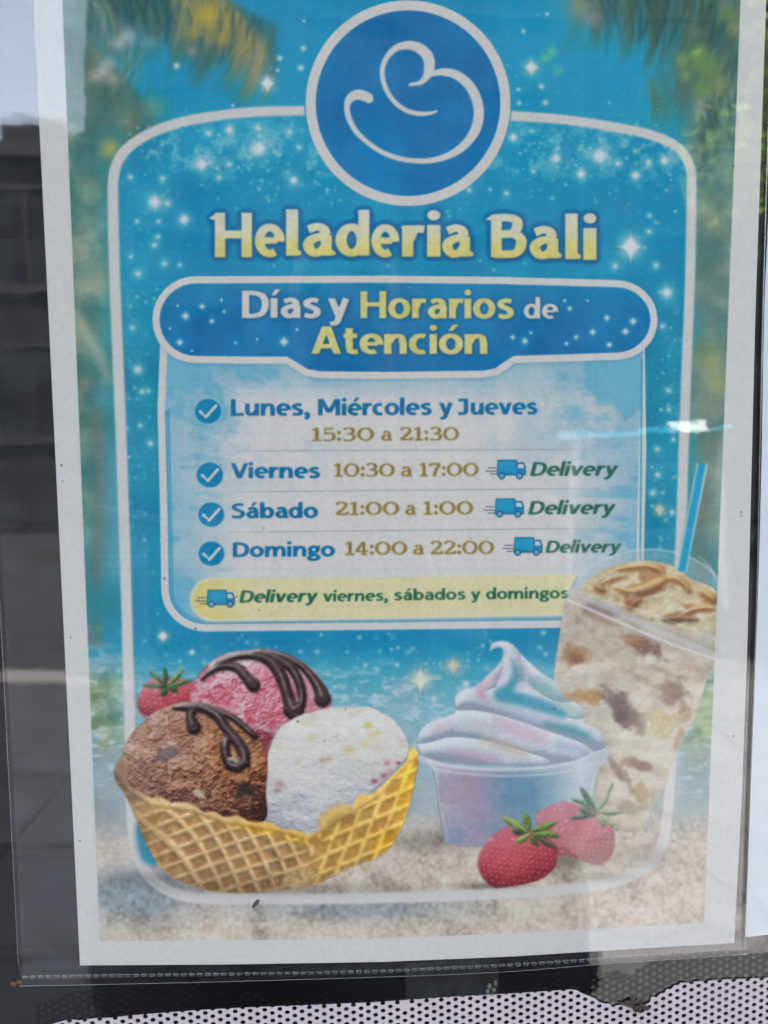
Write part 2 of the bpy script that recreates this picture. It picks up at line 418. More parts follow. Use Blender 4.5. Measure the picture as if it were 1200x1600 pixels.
def scenery():
    """blurred tropical beach: palms at the top, sea behind, sand at the bottom"""
    h, w = CH, CW
    X = ((np.arange(w)+.5)/S)[None, :].astype(np.float32); Y = ((np.arange(h)+.5)/S+Y0)[:, None].astype(np.float32)
    n1 = fbm(h, w, 150, 11, 5); n2 = fbm(h, w, 60, 31, 4); n3 = fbm(h, w, 20, 51, 3)
    base = ramp(np.broadcast_to(Y, (h, w)), [(-80,(36,138,178)),(100,(34,144,186)),(300,(44,146,178)),(700,(54,148,172)),(900,(50,146,172)),
        (960,(36,132,172)),(1040,(78,156,186)),(1110,(132,178,194)),(1200,(160,182,190)),(1290,(168,172,170)),(1340,(158,150,142)),(1480,(166,156,146)),(1600,(166,156,146))])
    c = base+(n1-.5)[..., None]*col(30,26,20)
    # leafy margins left and right of the frame line
    side = np.maximum(ss(215, 120, X+40*(n1-.5)), ss(1060, 1110, X+40*(n1-.5)))*ss(1010, 760, Y+90*(n2-.5))
    green = ramp(n2, [(.25,(58,96,90)),(.45,(88,120,106)),(.6,(126,144,118)),(.8,(176,176,132))])
    green = mix(green, green*0+col(136,150,142), ss(700,1000,X+0*Y)*.45)
    c = mix(c, green, side*np.clip(.75+.5*(n1-.3), 0, .95))
    # bottom margins: sea strip, pale shore, green bushes
    left = ss(235, 150, X)
    right = ss(1040, 1080, X)
    bush = ramp(fbm(h, w, 34, 77, 4), [(.3,(72,104,70)),(.5,(112,138,82)),(.7,(170,176,92))])
    bm = (left*ss(1020,1080,Y)*ss(1210,1150,Y)+right*ss(950,1010,Y)*ss(1200,1140,Y)*.9)*ss(.35,.55,n2+.1)
    c = mix(c, bush, np.clip(bm, 0, 1)*.85)
    pale = (left+right*.6)*ss(1130,1200,Y)*ss(1320,1260,Y)
    c = mix(c, col(150,160,158)+(n2-.5)[...,None]*60, np.clip(pale, 0, 1)*.8)
    surf = left*(np.exp(-((Y-985)/10.)**2)+.8*np.exp(-((Y-1030)/22.)**2))*ss(.3,.6,fbm(h,w,14,91,3,asp=5))
    c = mix(c, col(176,196,196), np.clip(surf,0,1)*.7)
    # sea glints inside the frame
    gl = fbm(h, w, 9, 101, 4, asp=2.2)
    c = mix(c, col(196,212,218), ss(.5,.78,gl)*ss(980,1080,Y)*ss(1290,1180,Y)*.75)
    c = mix(c, col(200,205,206), ss(.52,.75,fbm(h,w,26,131,4,asp=3))*ss(1010,1060,Y)*ss(1270,1150,Y)*.35)
    # sand
    sn = blur(fbm(h, w, 7, 201, 3, .8), 1); sb = fbm(h, w, 46, 211, 4, .55)
    sand = ramp(np.clip(.46*sn+.42*sb+.07,0,1), [(.22,(138,122,108)),(.38,(184,165,147)),(.5,(210,192,171)),(.65,(226,210,190)),(.85,(238,226,210))])
    edge = 1288+26*(n2-.5)+14*(sn-.5)-40*ss(640,900,X)*0
    sm = ss(-40, 34, Y-edge-20*ss(300,160,X)+50*(sn-.5))
    c = mix(c, sand, sm)
    # bluish wet sand at the lower left
    wet = np.exp(-((X-215)/75.)**2-((Y-1395)/38.)**2)+.6*np.exp(-((X-560)/170.)**2-((Y-1420)/18.)**2)
    c = mix(c, col(96,126,146)+(sn-.5)[...,None]*90, np.clip(wet*.8,0,.5))
    IMG[:] = c
    # palm fronds hanging into the top corners
    def frond(x0,y0,x1,y1,n,l,cols,seed,wd=5,a=.6):
        r = np.random.RandomState(seed)
        for k in range(n):
            t = r.rand(); bx = x0+(x1-x0)*t; by = y0+(y1-y0)*t-18*math.sin(3.1*t)
            an = r.normal(1.5+.25*(t-.5)*4*np.sign(x1-x0), .2); ln = l*(.5+r.rand()*.7)
            P = cr([(bx,by,wd*.4),(bx+ln*.5*math.cos(an),by+ln*.5*math.sin(an),wd),(bx+ln*.85*math.cos(an+.12),by+ln*.92*math.sin(an+.1),wd*.3)],5)
            q = ribbon(P, P[:,2]); w_ = Win(*bounds(q, 14))
            if w_.h < 3 or w_.w < 3: continue
            c_ = cols[r.randint(len(cols))]
            w_.put(col(*c_), w_.poly(q, 2, 1.6 if wd < 6 else 4.2)*a*(.5+.5*r.rand()))
    dk = [(52,96,104),(66,104,96),(84,110,92),(40,104,128)]; br = [(120,134,92),(150,146,84),(84,116,96),(70,112,110)]
    frond(110,-60,430,40,150,140,dk,1,9,.65); frond(100,60,250,190,70,120,dk,12,8,.6); frond(60,20,200,130,60,110,dk+br,2,6,.55)
    frond(130,-50,400,20,60,120,br,3,6,.55); frond(300,-60,420,90,34,95,[(176,156,70),(150,146,92),(196,166,62)],4,6,.6)
    frond(360,40,440,110,26,95,[(126,140,124),(112,132,128)],5,7,.5)
    frond(860,-70,1160,0,150,160,[(60,96,96),(74,102,84),(96,118,80),(52,110,132),(120,128,110)],6,7,.6)
    frond(1180,20,1010,130,80,120,[(70,104,94),(84,112,86),(104,124,96),(60,110,128)],7,7,.6)
    frond(1170,140,1070,240,60,130,[(70,110,118),(96,124,124),(56,116,140)],8,6,.5)
    frond(140,-40,420,30,70,110,[(34,72,84),(44,80,72),(30,84,110)],21,4,.55); frond(250,-40,430,70,60,100,[(190,158,72),(170,150,84),(202,172,78)],25,3.5,.6); frond(110,-30,240,90,50,110,[(150,160,130),(60,100,96),(130,140,100)],26,3.5,.5); frond(880,-60,1170,10,90,140,[(36,76,80),(48,84,66),(34,88,112)],22,4,.6); frond(1175,60,1080,200,40,110,[(44,84,80),(58,92,70)],23,4,.55)
    for (x,y,r,c_,a) in [(322,24,20,(202,172,52),.75),(300,50,16,(190,166,70),.6),(345,60,13,(196,160,60),.6),(300,80,10,(196,170,110),.5),
        (172,232,17,(196,184,72),.75),(198,190,24,(140,150,96),.55),(240,168,22,(152,166,120),.5),(168,100,14,(190,198,186),.6),(184,68,12,(206,196,184),.6),
        (160,112,10,(214,190,176),.7),(150,120,11,(208,180,160),.7),(175,124,12,(200,186,150),.6),(200,56,14,(196,208,206),.6),(232,66,12,(166,196,200),.4),
        (130,170,26,(110,132,110),.5),(138,290,22,(150,166,124),.5),(150,440,18,(190,176,130),.55),(140,420,30,(120,150,130),.5),(128,520,24,(170,170,120),.35),
        (150,560,28,(84,140,140),.4),(132,600,14,(170,156,112),.4),(160,620,20,(110,160,170),.5)]: glow(x,y,r,c_,a,1.1)
    for (x,y,r,c_,a) in [(1090,85,16,(124,166,70),.8),(1066,95,12,(140,176,84),.7),(1105,105,20,(112,154,70),.8),(1096,140,13,(118,160,66),.75),(1070,118,10,(160,176,96),.6),
        (1125,130,16,(150,160,96),.6),(1140,20,18,(120,150,70),.6),(1150,45,14,(176,166,90),.6),(1088,50,14,(140,140,110),.5),(905,8,26,(170,160,120),.55),(925,30,14,(176,160,140),.5),
        (862,80,9,(140,196,150),.6),(852,92,8,(160,200,140),.55),(872,110,8,(136,196,160),.5),(1110,560,22,(180,176,96),.6),(1120,600,18,(196,184,92),.55),(1096,545,20,(96,130,90),.6),
        (1105,640,20,(120,134,110),.5),(1112,700,22,(150,150,116),.5),(1098,800,22,(164,160,128),.5),(1130,830,18,(186,176,132),.5),(1100,420,26,(84,120,104),.5),(1120,350,24,(150,160,120),.5),
        (1100,330,20,(196,196,150),.3),(1112,1100,26,(150,158,88),.5),(1096,1180,26,(120,134,96),.4)]: glow(x,y,r,c_,a,1.1)
    # palm trunk down the left margin
    for q,cc,a in ((cr([(120,500,14),(150,545,16),(172,600,10)],8),(196,192,156),.55), (cr([(150,640,16),(158,760,20),(152,900,24),(146,1010,26)],8),(112,112,90),.55),
                 (cr([(226,560,22),(232,700,26),(226,900,26),(224,1010,22)],8),(70,120,140),.5),(cr([(1100,740,20),(1092,860,26),(1096,960,22)],8),(112,112,96),.5)):
        P = ribbon(q, q[:,2]); w_ = Win(*bounds(P, 20)); w_.put(col(*cc), w_.poly(P,2,5)*a)
    w_ = Win(118, 640, 200, 940); w_.put(col(104,158,184), np.exp(-((w_.X-186)/26.)**2)*ss(640,740,w_.Y)*ss(960,880,w_.Y)*.75)
    w_ = Win(118, 900, 200, 1000); w_.put(col(36,128,150), ss(120,150,w_.X)*np.exp(-((w_.Y-945)/32.)**2)*.8)

# ---- outlines traced once, used for the paint and for the cut pieces
FRAME_C = cr([(476,173),(400,175),(340,181),(280,192),(228,212),(192,240),(178,275),(177,330),(180,450),(188,650),(195,850),(202,1100),(204,1200),(208,1300),(220,1348),(250,1384),(300,1402),
    (380,1404),(520,1404),(620,1402),(720,1399),(860,1392),(950,1380),(1004,1358),(1034,1322),(1043,1270),(1048,1200),(1056,1000),(1065,800),(1068,700),(1073,560),(1078,430),(1080,300),(1078,262),(1060,232),(1020,212),(960,199),(880,187),(798,181)], 8)
PILL = np.vstack([arc(306,499,64,60,270,90,20)[::-1]*1.0])
def pill_outline():
    P = [(306,437)] + [(x,437-.004*(x-306)*0) for x in ()]
    top = [(306,437),(600,436),(780,438),(962,443)]
    rt = arc(962,500,60,57,-90,90,16)
    bot = [(962,557),(900,559),(803,562),(792,570),(776,581),(756,585),(600,587),(500,586),(478,582),(462,572),(448,563),(380,563),(306,562)]
    lf = arc(306,499.5,62.5,62.5,90,270,16)
    return np.vstack([top, rt[1:], bot[1:], lf[1:-1]])
PILL = pill_outline()
PANEL = np.vstack([[(256,540),(1006,540),(1004,700),(1000,880)], [(985,950),(940,972)], [(880,975),(600,978),(320,981)], arc(322,921,64,60,90,178,10)[1:], [(256,800),(252,640)]])
def banner_outline():
    l = arc(333,936.5,35,33.5,90,270,14)
    return np.vstack([[(333,903),(600,900.5),(902,896.5),(885,930),(880,961.5),(600,966.5),(333,970)], l[1:-1]])
BANNER = banner_outline()

def off(P, d):
    P = np.asarray(P, float); T = np.roll(P,-1,0)-np.roll(P,1,0); T /= np.linalg.norm(T,axis=1)[:,None]+1e-9
    s = 1 if area(P) > 0 else -1
    return P+s*np.stack([T[:,1],-T[:,0]],1)*d

def frames():
    r = np.random.RandomState(5)
    # deeper blue inside the big frame
    w = Win(150, 150, 1110, 1420)
    inner = w.poly([FRAME_C], 1)
    n = fbm(w.h, w.w, 90, 301, 5); nf = fbm(w.h, w.w, 6, 311, 3)
    cb = ramp(np.broadcast_to(w.Y, (w.h, w.w)), [(150,(34,142,182)),(420,(28,134,176)),(600,(34,132,166)),(900,(42,136,172)),(1000,(38,132,174)),(1060,(72,150,184)),(1420,(60,140,178))])
    cb = cb+(n-.5)[...,None]*col(44,34,26)+(nf-.5)[...,None]*10
    up = ss(1075, 1000, w.Y)
    w.put(cb, inner*up*.93)
    # misty band of star dust under the top edge
    dust = ss(.45,.72,fbm(w.h,w.w,22,321,5,.65))*np.exp(-((w.Y-235-.0006*(w.X-640)**2*0)/46.)**2)
    w.put(col(160,200,212), inner*dust*.62)
    dust = ss(.48,.75,fbm(w.h,w.w,16,331,5,.7))*(ss(250,200,w.X)+ss(1010,1050,w.X))*ss(420,470,w.Y)*ss(900,820,w.Y)
    w.put(col(120,176,194), inner*dust*.35)
    for k in range(420):
        x = r.uniform(190,1070); y = r.normal(245,36) if r.rand()<.75 else r.uniform(195,430)
        if (x-637)**2+(y-161)**2 < 172**2: continue
        glow(x,y,r.uniform(1,4.2),a=r.uniform(.15,.6))
    for k in range(110):
        x = r.uniform(190,245) if r.rand()<.5 else r.uniform(1018,1066); glow(x,r.uniform(440,900),r.uniform(1,4.2),a=r.uniform(.2,.6))
    for (x,y,q) in [(315,257,13),(405,232,15),(358,203,8),(358,257,6),(343,277,5),(204,277,5),(254,279,6),(242,203,4),(459,282,8),(242,316,14),(262,318,6),(288,343,10),(214,346,4),(248,346,4),
        (216,428,7),(257,412,6),(281,414,4),(205,401,4),(241,383,6),(247,370,5),(326,208,5),(467,230,4),(403,200,7),(453,206,5),(869,247,9),(937,244,15),(908,272,9),(965,256,6),(993,274,9),(1038,251,9),
        (1013,254,7),(802,215,8),(791,302,5),(833,268,4),(1015,337,4),(1014,362,5),(1025,415,6),(961,416,6),(733,297,5),(766,296,3),(1042,457,11),(1035,510,5),(215,577,7),(207,512,5),(216,578,6),(222,612,5),
        (232,611,4),(219,665,4),(235,693,6),(1044,610,5),(1027,702,5),(1052,687,4),(1028,742,5),(1045,640,4),(1020,770,6),(1050,800,5),(1033,640,3)]:
        glow(x,y,q*.66,a=.95,p=1.1); glow(x,y,q*1.7,(170,204,214),a=.5,p=1.4)
        if q > 7: star(x,y,q*1.5,a=.7,asp=1.0)
    # schedule panel
    w = Win(225, 530, 1045, 1000)
    pm = w.poly([PANEL], 2)
    wl = w.poly(ribbon(np.vstack([PANEL, PANEL[:1]]), 12), 3)
    pn = fbm(w.h, w.w, 70, 341, 5, .55); pf = fbm(w.h, w.w, 5, 351, 2)
    cx = np.abs(w.X-632)/380
    t = np.clip(ss(.62,1.0,cx)*.8+ss(640,570,w.Y)*.75+ss(870,980,w.Y)*.35, 0, 1)*(.6+.9*(pn-.2))
    t = np.clip(t+ss(.45,.7,pn)*ss(800,640,w.Y)*.5*ss(.15,.7,cx)+ss(.5,.7,fbm(w.h,w.w,30,343,4,.6,2.5))*ss(.5,.9,cx)*.4, 0, 1)
    pc = mix(col(*WHITE)+2, col(116,172,200), np.clip(t,0,.95))+(pf-.5)[...,None]*8
    w.put(pc, pm)
    e2 = w.poly(ribbon(off(np.vstack([PANEL]),-11)[3:], 4), 3)
    w.put(col(74,150,190), e2*.7)
    w.put(col(44,132,176), w.poly(ribbon(off(PANEL,-7)[3:], 2.5), 3)*.8)
    w.put(col(*WHITE), wl)
    w.put(col(70,150,188), w.poly(ribbon([(1003,560),(1000,880)], 3), 3)*.9)
    # separators
    for (xa,ya,xb,yb) in [(318,705,960,702),(318,769,965,763),(325,832,968,825)]:
        P = ribbon([(xa,ya),(xb,yb)], 1.3); w2 = Win(*bounds(P,3)); w2.put(col(140,148,156), w2.poly(P,4)*ss(xa,xa+120,w2.X)*ss(xb,xb-120,w2.X)*.8)
    # banner
    w = Win(270, 880, 940, 990)
    w.put(col(120,150,168), w.poly([BANNER+np.array([2,4.])],3,2.5)*.7)
    w.put(col(218,214,190), w.poly([off(BANNER,1.5)],3,1))
    t = ss(420,300,w.X)
    w.put(mix(col(224,212,160), col(224,206,124), np.broadcast_to(t,(w.h,w.w)))+(fbm(w.h,w.w,10,361,3)-.5)[...,None]*10, w.poly([off(BANNER,-2)],3))
    # heading pill
    w = Win(220, 415, 1045, 605)
    w.put(col(20,96,150), w.poly([PILL+np.array([0,4.])],3,4)*.5)
    w.put(col(*WHITE), w.poly([off(PILL,5.5)],3))
    n = fbm(w.h,w.w,60,371,5)
    pc = ramp(np.broadcast_to(w.Y,(w.h,w.w)),[(435,(34,128,172)),(500,(22,112,166)),(585,(20,108,164))])+(n-.5)[...,None]*col(34,30,24)
    w.put(pc, w.poly([off(PILL,-6)],3))
    for (x,y,q) in [(290,494,9),(316,479,7),(331,502,6),(281,535,8),(346,469,4),(350,487,4),(300,548,3),(266,513,3),(368,536,4),(402,530,3),(464,515,4),(278,478,3),(444,534,11),
        (890,482,6),(948,497,7),(989,502,9),(977,518,9),(926,519,8),(952,539,7),(900,527,6),(885,537,5),(820,533,8),(801,527,6),(829,520,4),(882,470,4),(918,470,3)]:
        glow(x,y,q*.45,a=.95); star(x,y,q*1.35,a=.85,asp=1.05); glow(x,y,q*1.1,(120,180,205),a=.3)
    # big frame line
    P = ribbon(FRAME_C, np.interp(np.arange(len(FRAME_C)), [0,60,150,290], [15.5,17.5,17,15.5]))
    w = Win(150, 150, 1110, 1425)
    w.put(col(*WHITE), blur(w.poly(P,3),1)*.97)
    PARTS['frame_line'] = P
    # two larger soft sparkles and the four pointed stars
    for (x,y,q,c,a) in [(418,131,20,(226,226,222),1),(830,106,19,(226,222,220),1),(985,386,31,(226,226,222),1),(255,994,14,(228,226,210),1),(300,1019,9,(200,216,222),.8),
        (657,1062,28,(222,220,196),1),(708,1040,22,(214,208,172),.7),(678,1092,10,(200,212,214),.8),(1030,796,16,(206,206,170),.9)]:
        star(x,y,q,c,a); glow(x,y,q*.5,c,a*.8); glow(x,y,q*.9,c,a*.35)
    for (x,y,q) in [(474,76,8),(437,91,8),(434,110,5),(276,103,9),(475,33,4),(470,106,9),(846,135,8),(818,49,6),(855,22,5),(852,160,8),(810,140,5),(364,165,5),(811,161,6),(1055,330,4)]:
        glow(x,y,q*.7,a=.9)
    for k in range(170):
        x = r.uniform(215,870); y = r.gauss(1050,32) if hasattr(r,'gauss') else r.normal(1050,34)
        glow(x,y,r.uniform(1.5,5.5),(206,220,224),a=r.uniform(.2,.7))
    for k in range(90):
        x = r.uniform(420,900); glow(x,r.normal(150,60),r.uniform(1,2.4),a=r.uniform(.15,.5))

def logo():
    w = Win(465,-15,810,335)
    d = np.sqrt((w.X-637.5)**2+((w.Y-161.5)*.995)**2)
    n = fbm(w.h,w.w,80,401,5)
    w.put(col(*WHITE), np.clip(160.5-d,0,1))
    c = col(20,112,168)+(n-.5)[...,None]*col(26,30,24)+((w.Y-160)/160)[...,None]*col(4,6,6)
    w.put(c, np.clip(144.5-d,0,1))
    z = lambda L: np.array([(460+x/3.3333,y/3.3333,k/3.3333) for x,y,k in L])
    s1 = cr(z([(742,580,12),(700,592,20),(640,592,26),(580,575,26),(520,530,26),(475,460,26),(457,380,26),(475,310,28),(520,258,34),(575,238,44),(630,243,52),(680,275,58),(702,320,58),(700,365,54),(686,402,40),(655,432,26),(602,442,18)]),8)
    s2 = cr(z([(690,404,10),(725,385,28),(775,377,40),(840,390,48),(905,440,52),(945,510,54),(960,590,54),(945,670,54),(905,735,48),(850,785,42),(780,820,34),(700,838,30),(620,838,28),(540,825,28),(460,795,26),(390,750,26),(325,690,28),(285,620,30),(274,555,32),(292,512,46),(335,494,54),(380,508,54),(388,516,48)]),8)
    P = ribbon(s1,s1[:,2],True)+ribbon(s2,s2[:,2],True)
    m = w.poly(P,4); w.put(col(*WHITE), blur(m,1)*.5+m*.5)
    PARTS['emblem'] = P

YEL = (214,204,118)
def title():
    L = []
    for ch,x0,x1,yb,cap in [('H',326,394,402.5,70),('e',398,445,401,68),('l',445,471.5,400,68),('a',473,524.5,400,68),('d',524,577.5,400,67),('e',580,624,401,67),('r',626,664,401.5,67),('i',667,688.5,401.5,68),('a',690.5,740,401.5,67),
        ('B',758,823,402.5,67),('a',827,878,404,67),('l',881,908,405.5,67),('i',911,932,406.5,68)]:
        L += text(ch,x0,yb,x1,yb,cap,wt=1.2,spur=True)
    P = flat(L); w = Win(*bounds(P,24))
    a = w.poly(P,4)
    o = np.clip((blur(a,4.0*S)-.035)*22,0,1); o = blur(o,1)
    w.put(col(18,104,158), o*.95)
    PARTS['title_outline'] = [off(q if area(q)>0 else q[::-1], 8) for q in P]
    w.put(col(10,70,120), np.clip(blur(np.roll(a,2,0),2)*1.2,0,1)*.7)
    c = ramp(np.broadcast_to(w.Y,(w.h,w.w)),[(330,(218,214,190)),(366,(222,214,170)),(382,(226,212,126)),(404,(226,206,112))])+(fbm(w.h,w.w,12,411,3)-.5)[...,None]*18
    w.put(c, blur(a,1)*.3+a*.7)
    PARTS['title'] = L

def lettering():
    H = {}
    y1 = lambda w: col(218,206,122)+(fbm(w.h,w.w,8,421,3)-.5)[...,None]*col(16,24,60)
    k = dict(shadow=(12,70,120))
    H['heading'] = []
    for s,x0,ya,x1,yb,cap,c in [('D\u00edas',378,497,501.5,497,42.5,WHITE),('y',512,497,546,497,42,WHITE),('Horarios',563,497.5,803,498,42.5,y1),('de',818,498,872.5,498,31.5,WHITE),('Atenci\u00f3n',486,553,761.5,553.5,43,y1)]:
        L = text(s,x0,ya,x1,yb,cap,wt=1.13 if s!='de' else 1.05); letters(L,c,10,**k); H['heading'] += L
    H['days'] = []
    blue = lambda w: col(26,104,152)+(fbm(w.h,w.w,5,431,3)-.5)[...,None]*26
    for s,x0,ya,x1,yb,cap in [('Lunes,',361,649.7,484.5,649.3,26),('Mi\u00e9rcoles',497,649.2,674.5,648.3,25.5),('y',686,648.2,707,648,25.5),('Jueves',715.5,648,839.5,647.3,25),
        ('Viernes',360.7,747.2,500,747,23.5),('S\u00e1bado',362,809.6,497,809,23),('Domingo',364,870.2,523.5,869.3,22.5)]:
        L = text(s,x0,ya,x1,yb,cap,wt=1.08); letters(L,blue,5); H['days'].append(L)
    H['hours'] = []
    for runs in [[('15:30',487.4,689,584.5,688.7),('a',596,688.5,612.5,688.5),('21:30',625,688.2,717,688)],
                 [('10:30',522,744.8,616.5,744.3),('a',626.5,744.2,644,744.1),('17:00',655.5,744,747.5,743.6)],
                 [('21:00',524.5,804.8,623.5,804.4),('a',633.5,804.3,650,804.2),('1:00',661.5,804,739,803.6)],
                 [('14:00',540,867,636,866.5),('a',646,866.4,662.5,866.3),('22:00',673,866,771.5,865.4)]]:
        R = []
        for s,x0,ya,x1,yb in runs:
            R += text(s,x0,ya,x1,yb,20.3,fig=True,wt=1.2)
        w = letters(R,lambda w: col(148,122,66)+(fbm(w.h,w.w,4,441,3)-.5)[...,None]*40,5,edge=(206,192,130),ew=2.2)
        H['hours'].append(R)
    H['delivery'] = []
    grn = lambda w: col(44,100,88)+(fbm(w.h,w.w,5,451,3)-.5)[...,None]*24
    for x0,ya,x1,yb,cap in [(828,743.5,966,743,21.2),(825,803.8,962,803,20.8),(852,863.6,971,863,18.6)]:
        L = text('Delivery',x0,ya,x1,yb,cap,wt=1.06,slant=.2); letters(L,grn,5); H['delivery'].append(L)
    L = []
    for s,x0,ya,x1,yb,cap,sl,wt in [('Delivery',374,941.6,497,940,18.8,.16,1.05),('viernes,',504.5,939.8,606,938.4,16.8,.05,.98),('s\u00e1bados',616,937.8,727,936.6,17,0,.98),('y',735.5,936.5,750.5,936.3,17,0,.98),('domingos',759.5,936.2,888,934.6,17,0,.98)]:
        q = text(s,x0,ya,x1,yb,cap,wt=wt,slant=sl); L += q
    letters(L,lambda w: col(36,98,74)+(fbm(w.h,w.w,5,461,3)-.5)[...,None]*22,5)
    H['banner'] = L
    PARTS.update(H)

CHECKS = [(325,642.5,21),(328,742,21),(330,804,20.5),(330.5,865,20.5)]
TRUCKS = [(777,719,741,807.5,821,743.5,784,811.5),(774,779.3,802,804.5,818,803.2,780.5,809),(803.5,839.8,862,834,847,863,808.7,838),(324,922,943.5,354,366.5,943.8,330.5,359.5)]
def icons():
    PARTS['checks'] = []; PARTS['trucks'] = []
    for (x,y,r) in CHECKS:
        w = Win(x-30,y-30,x+30,y+30)
        d = np.sqrt((w.X-x)**2+((w.Y-y)*1.06)**2)
        w.put(col(170,196,210), np.clip(r+3-d,0,1)*.5)
        w.put(col(24,122,168)+(fbm(w.h,w.w,6,471,3)-.5)[...,None]*26, np.clip(r-d,0,1))
        P = ribbon([(x-12,y+.5),(x-3.2,y+9),(x+12.5,y-8.5)],4.8,True)+[disc(x-3.2,y+8.6,2.7)]
        w.put(col(*WHITE), w.poly(P,4))
        PARTS['checks'].append([disc(x,y,r,28,r/1.06)])
    for (x0,yt,yb,x1,x2,yw,wa,wb) in TRUCKS:
        w = Win(x0-22,yt-6,x2+8,yw+12)
        out = [np.array([(x0+1,yt),(x1,yt),(x1+.5,yb),(x0-1,yb)]), np.array([(x1,yt+4),(x2-3,yt+4),(x2,yt+12),(x2+.5,yb+1),(x0-1,yb+1),(x0,yb-5),(x1,yb-5)])]
        dk = w.poly([off(q,.7) for q in out],4); w.put(col(24,88,128), dk)
        w.put(col(50,146,186), w.poly([off(out[0],-1.3)],4)); w.put(col(36,132,178), w.poly([off(out[1],-1.2)],4)*.9)
        w.put(col(204,208,206), w.poly([np.array([(x1+1.6,yt+6),(x2-4,yt+6),(x2-1.8,yt+12.5),(x1+1.6,yt+12.5)])],4))
        for wx in (wa,wb):
            w.put(col(28,92,134), w.poly([disc(wx,yw,5.6,16)],4)); w.put(col(200,208,208), w.poly([disc(wx,yw,2.9,14)],4)); w.put(col(40,120,160), w.poly([disc(wx,yw,1.5,10)],4))
        for (a,b,yy) in ((-15,-2,.55),(-18,-2,.78),(-12,-2,.98)):
            w.put(col(62,84,92), w.poly(ribbon([(x0+a,yt+(yb-yt)*yy),(x0+b,yt+(yb-yt)*yy)],1.5),5)*.9)
        PARTS['trucks'].append([off(q,1) for q in out]+[disc(wa,yw,5.6,16),disc(wb,yw,5.6,16)])
def relief(z, k=1.):
    gy, gx = np.gradient(z*S)
    n = np.sqrt(1+(gx*k)**2+(gy*k)**2)
    return -gx*k/n, -gy*k/n, 1/n
def lamb(z, k, L=(-.35,-.7,.62)):
    a, b, c = relief(z, k); l = np.array(L)/np.linalg.norm(L)
    return a*l[0]+b*l[1]+c*l[2]
def ball(w, cx, cy, rx, ry):
    u = (w.X-cx)/rx; v = (w.Y-cy)/ry
    q = np.clip(1-u*u-v*v, 0.0, 1)
    return np.sqrt(q+.02), u, v
def wob(P, a, seed, n=9):
    """roughen a closed outline"""
    P = cr(P, n, True); r = np.random.RandomState(seed)
    k = len(P); e = r.randn(k); e = np.convolve(np.r_[e,e,e], np.ones(5)/5, 'same')[k:2*k]
    return off(P, 0)+(off(P,1)-P)*(e*a)[:,None]

SCOOP_PINK = wob([(300,1075),(312,1052),(335,1030),(370,1017),(415,1016),(455,1026),(490,1048),(508,1078),(518,1105),(500,1150),(440,1180),(390,1180),(330,1140),(300,1110)],1.4,1)
SCOOP_CHOC = wob([(192,1215),(190,1190),(200,1155),(222,1128),(250,1108),(285,1098),(320,1098),(355,1110),(385,1130),(405,1155),(417,1185),(416,1230),(408,1285),(330,1275),(240,1262),(200,1240)],1.8,2)
SCOOP_WHITE = wob([(412,1235),(416,1195),(428,1150),(455,1124),(500,1108),(545,1103),(585,1108),(615,1125),(633,1150),(638,1175),(620,1200),(580,1235),(548,1262),(520,1290),(470,1300),(415,1290),(405,1260)],1.4,3)
WAFER = wob([(180,1216),(180,1196),(192,1184),(200,1190),(196,1212),(204,1230),(222,1239),(236,1246),(252,1245),(270,1254),(290,1253),(307,1259),(318,1268),(335,1267),(352,1276),(372,1274),(392,1283),(420,1284),(440,1294),(462,1296),(482,1302),
    (498,1296),(500,1280),(514,1264),(536,1257),(550,1258),(560,1243),(580,1240),(594,1228),(615,1208),(634,1190),(640,1170),(652,1172),(653,1190),(646,1228),(636,1270),(622,1304),(598,1334),(560,1350),(530,1362),(496,1380),(450,1388),(400,1394),(340,1392),(292,1380),(262,1366),(240,1340),(222,1305),(206,1262),(192,1236)],.7,4,4)

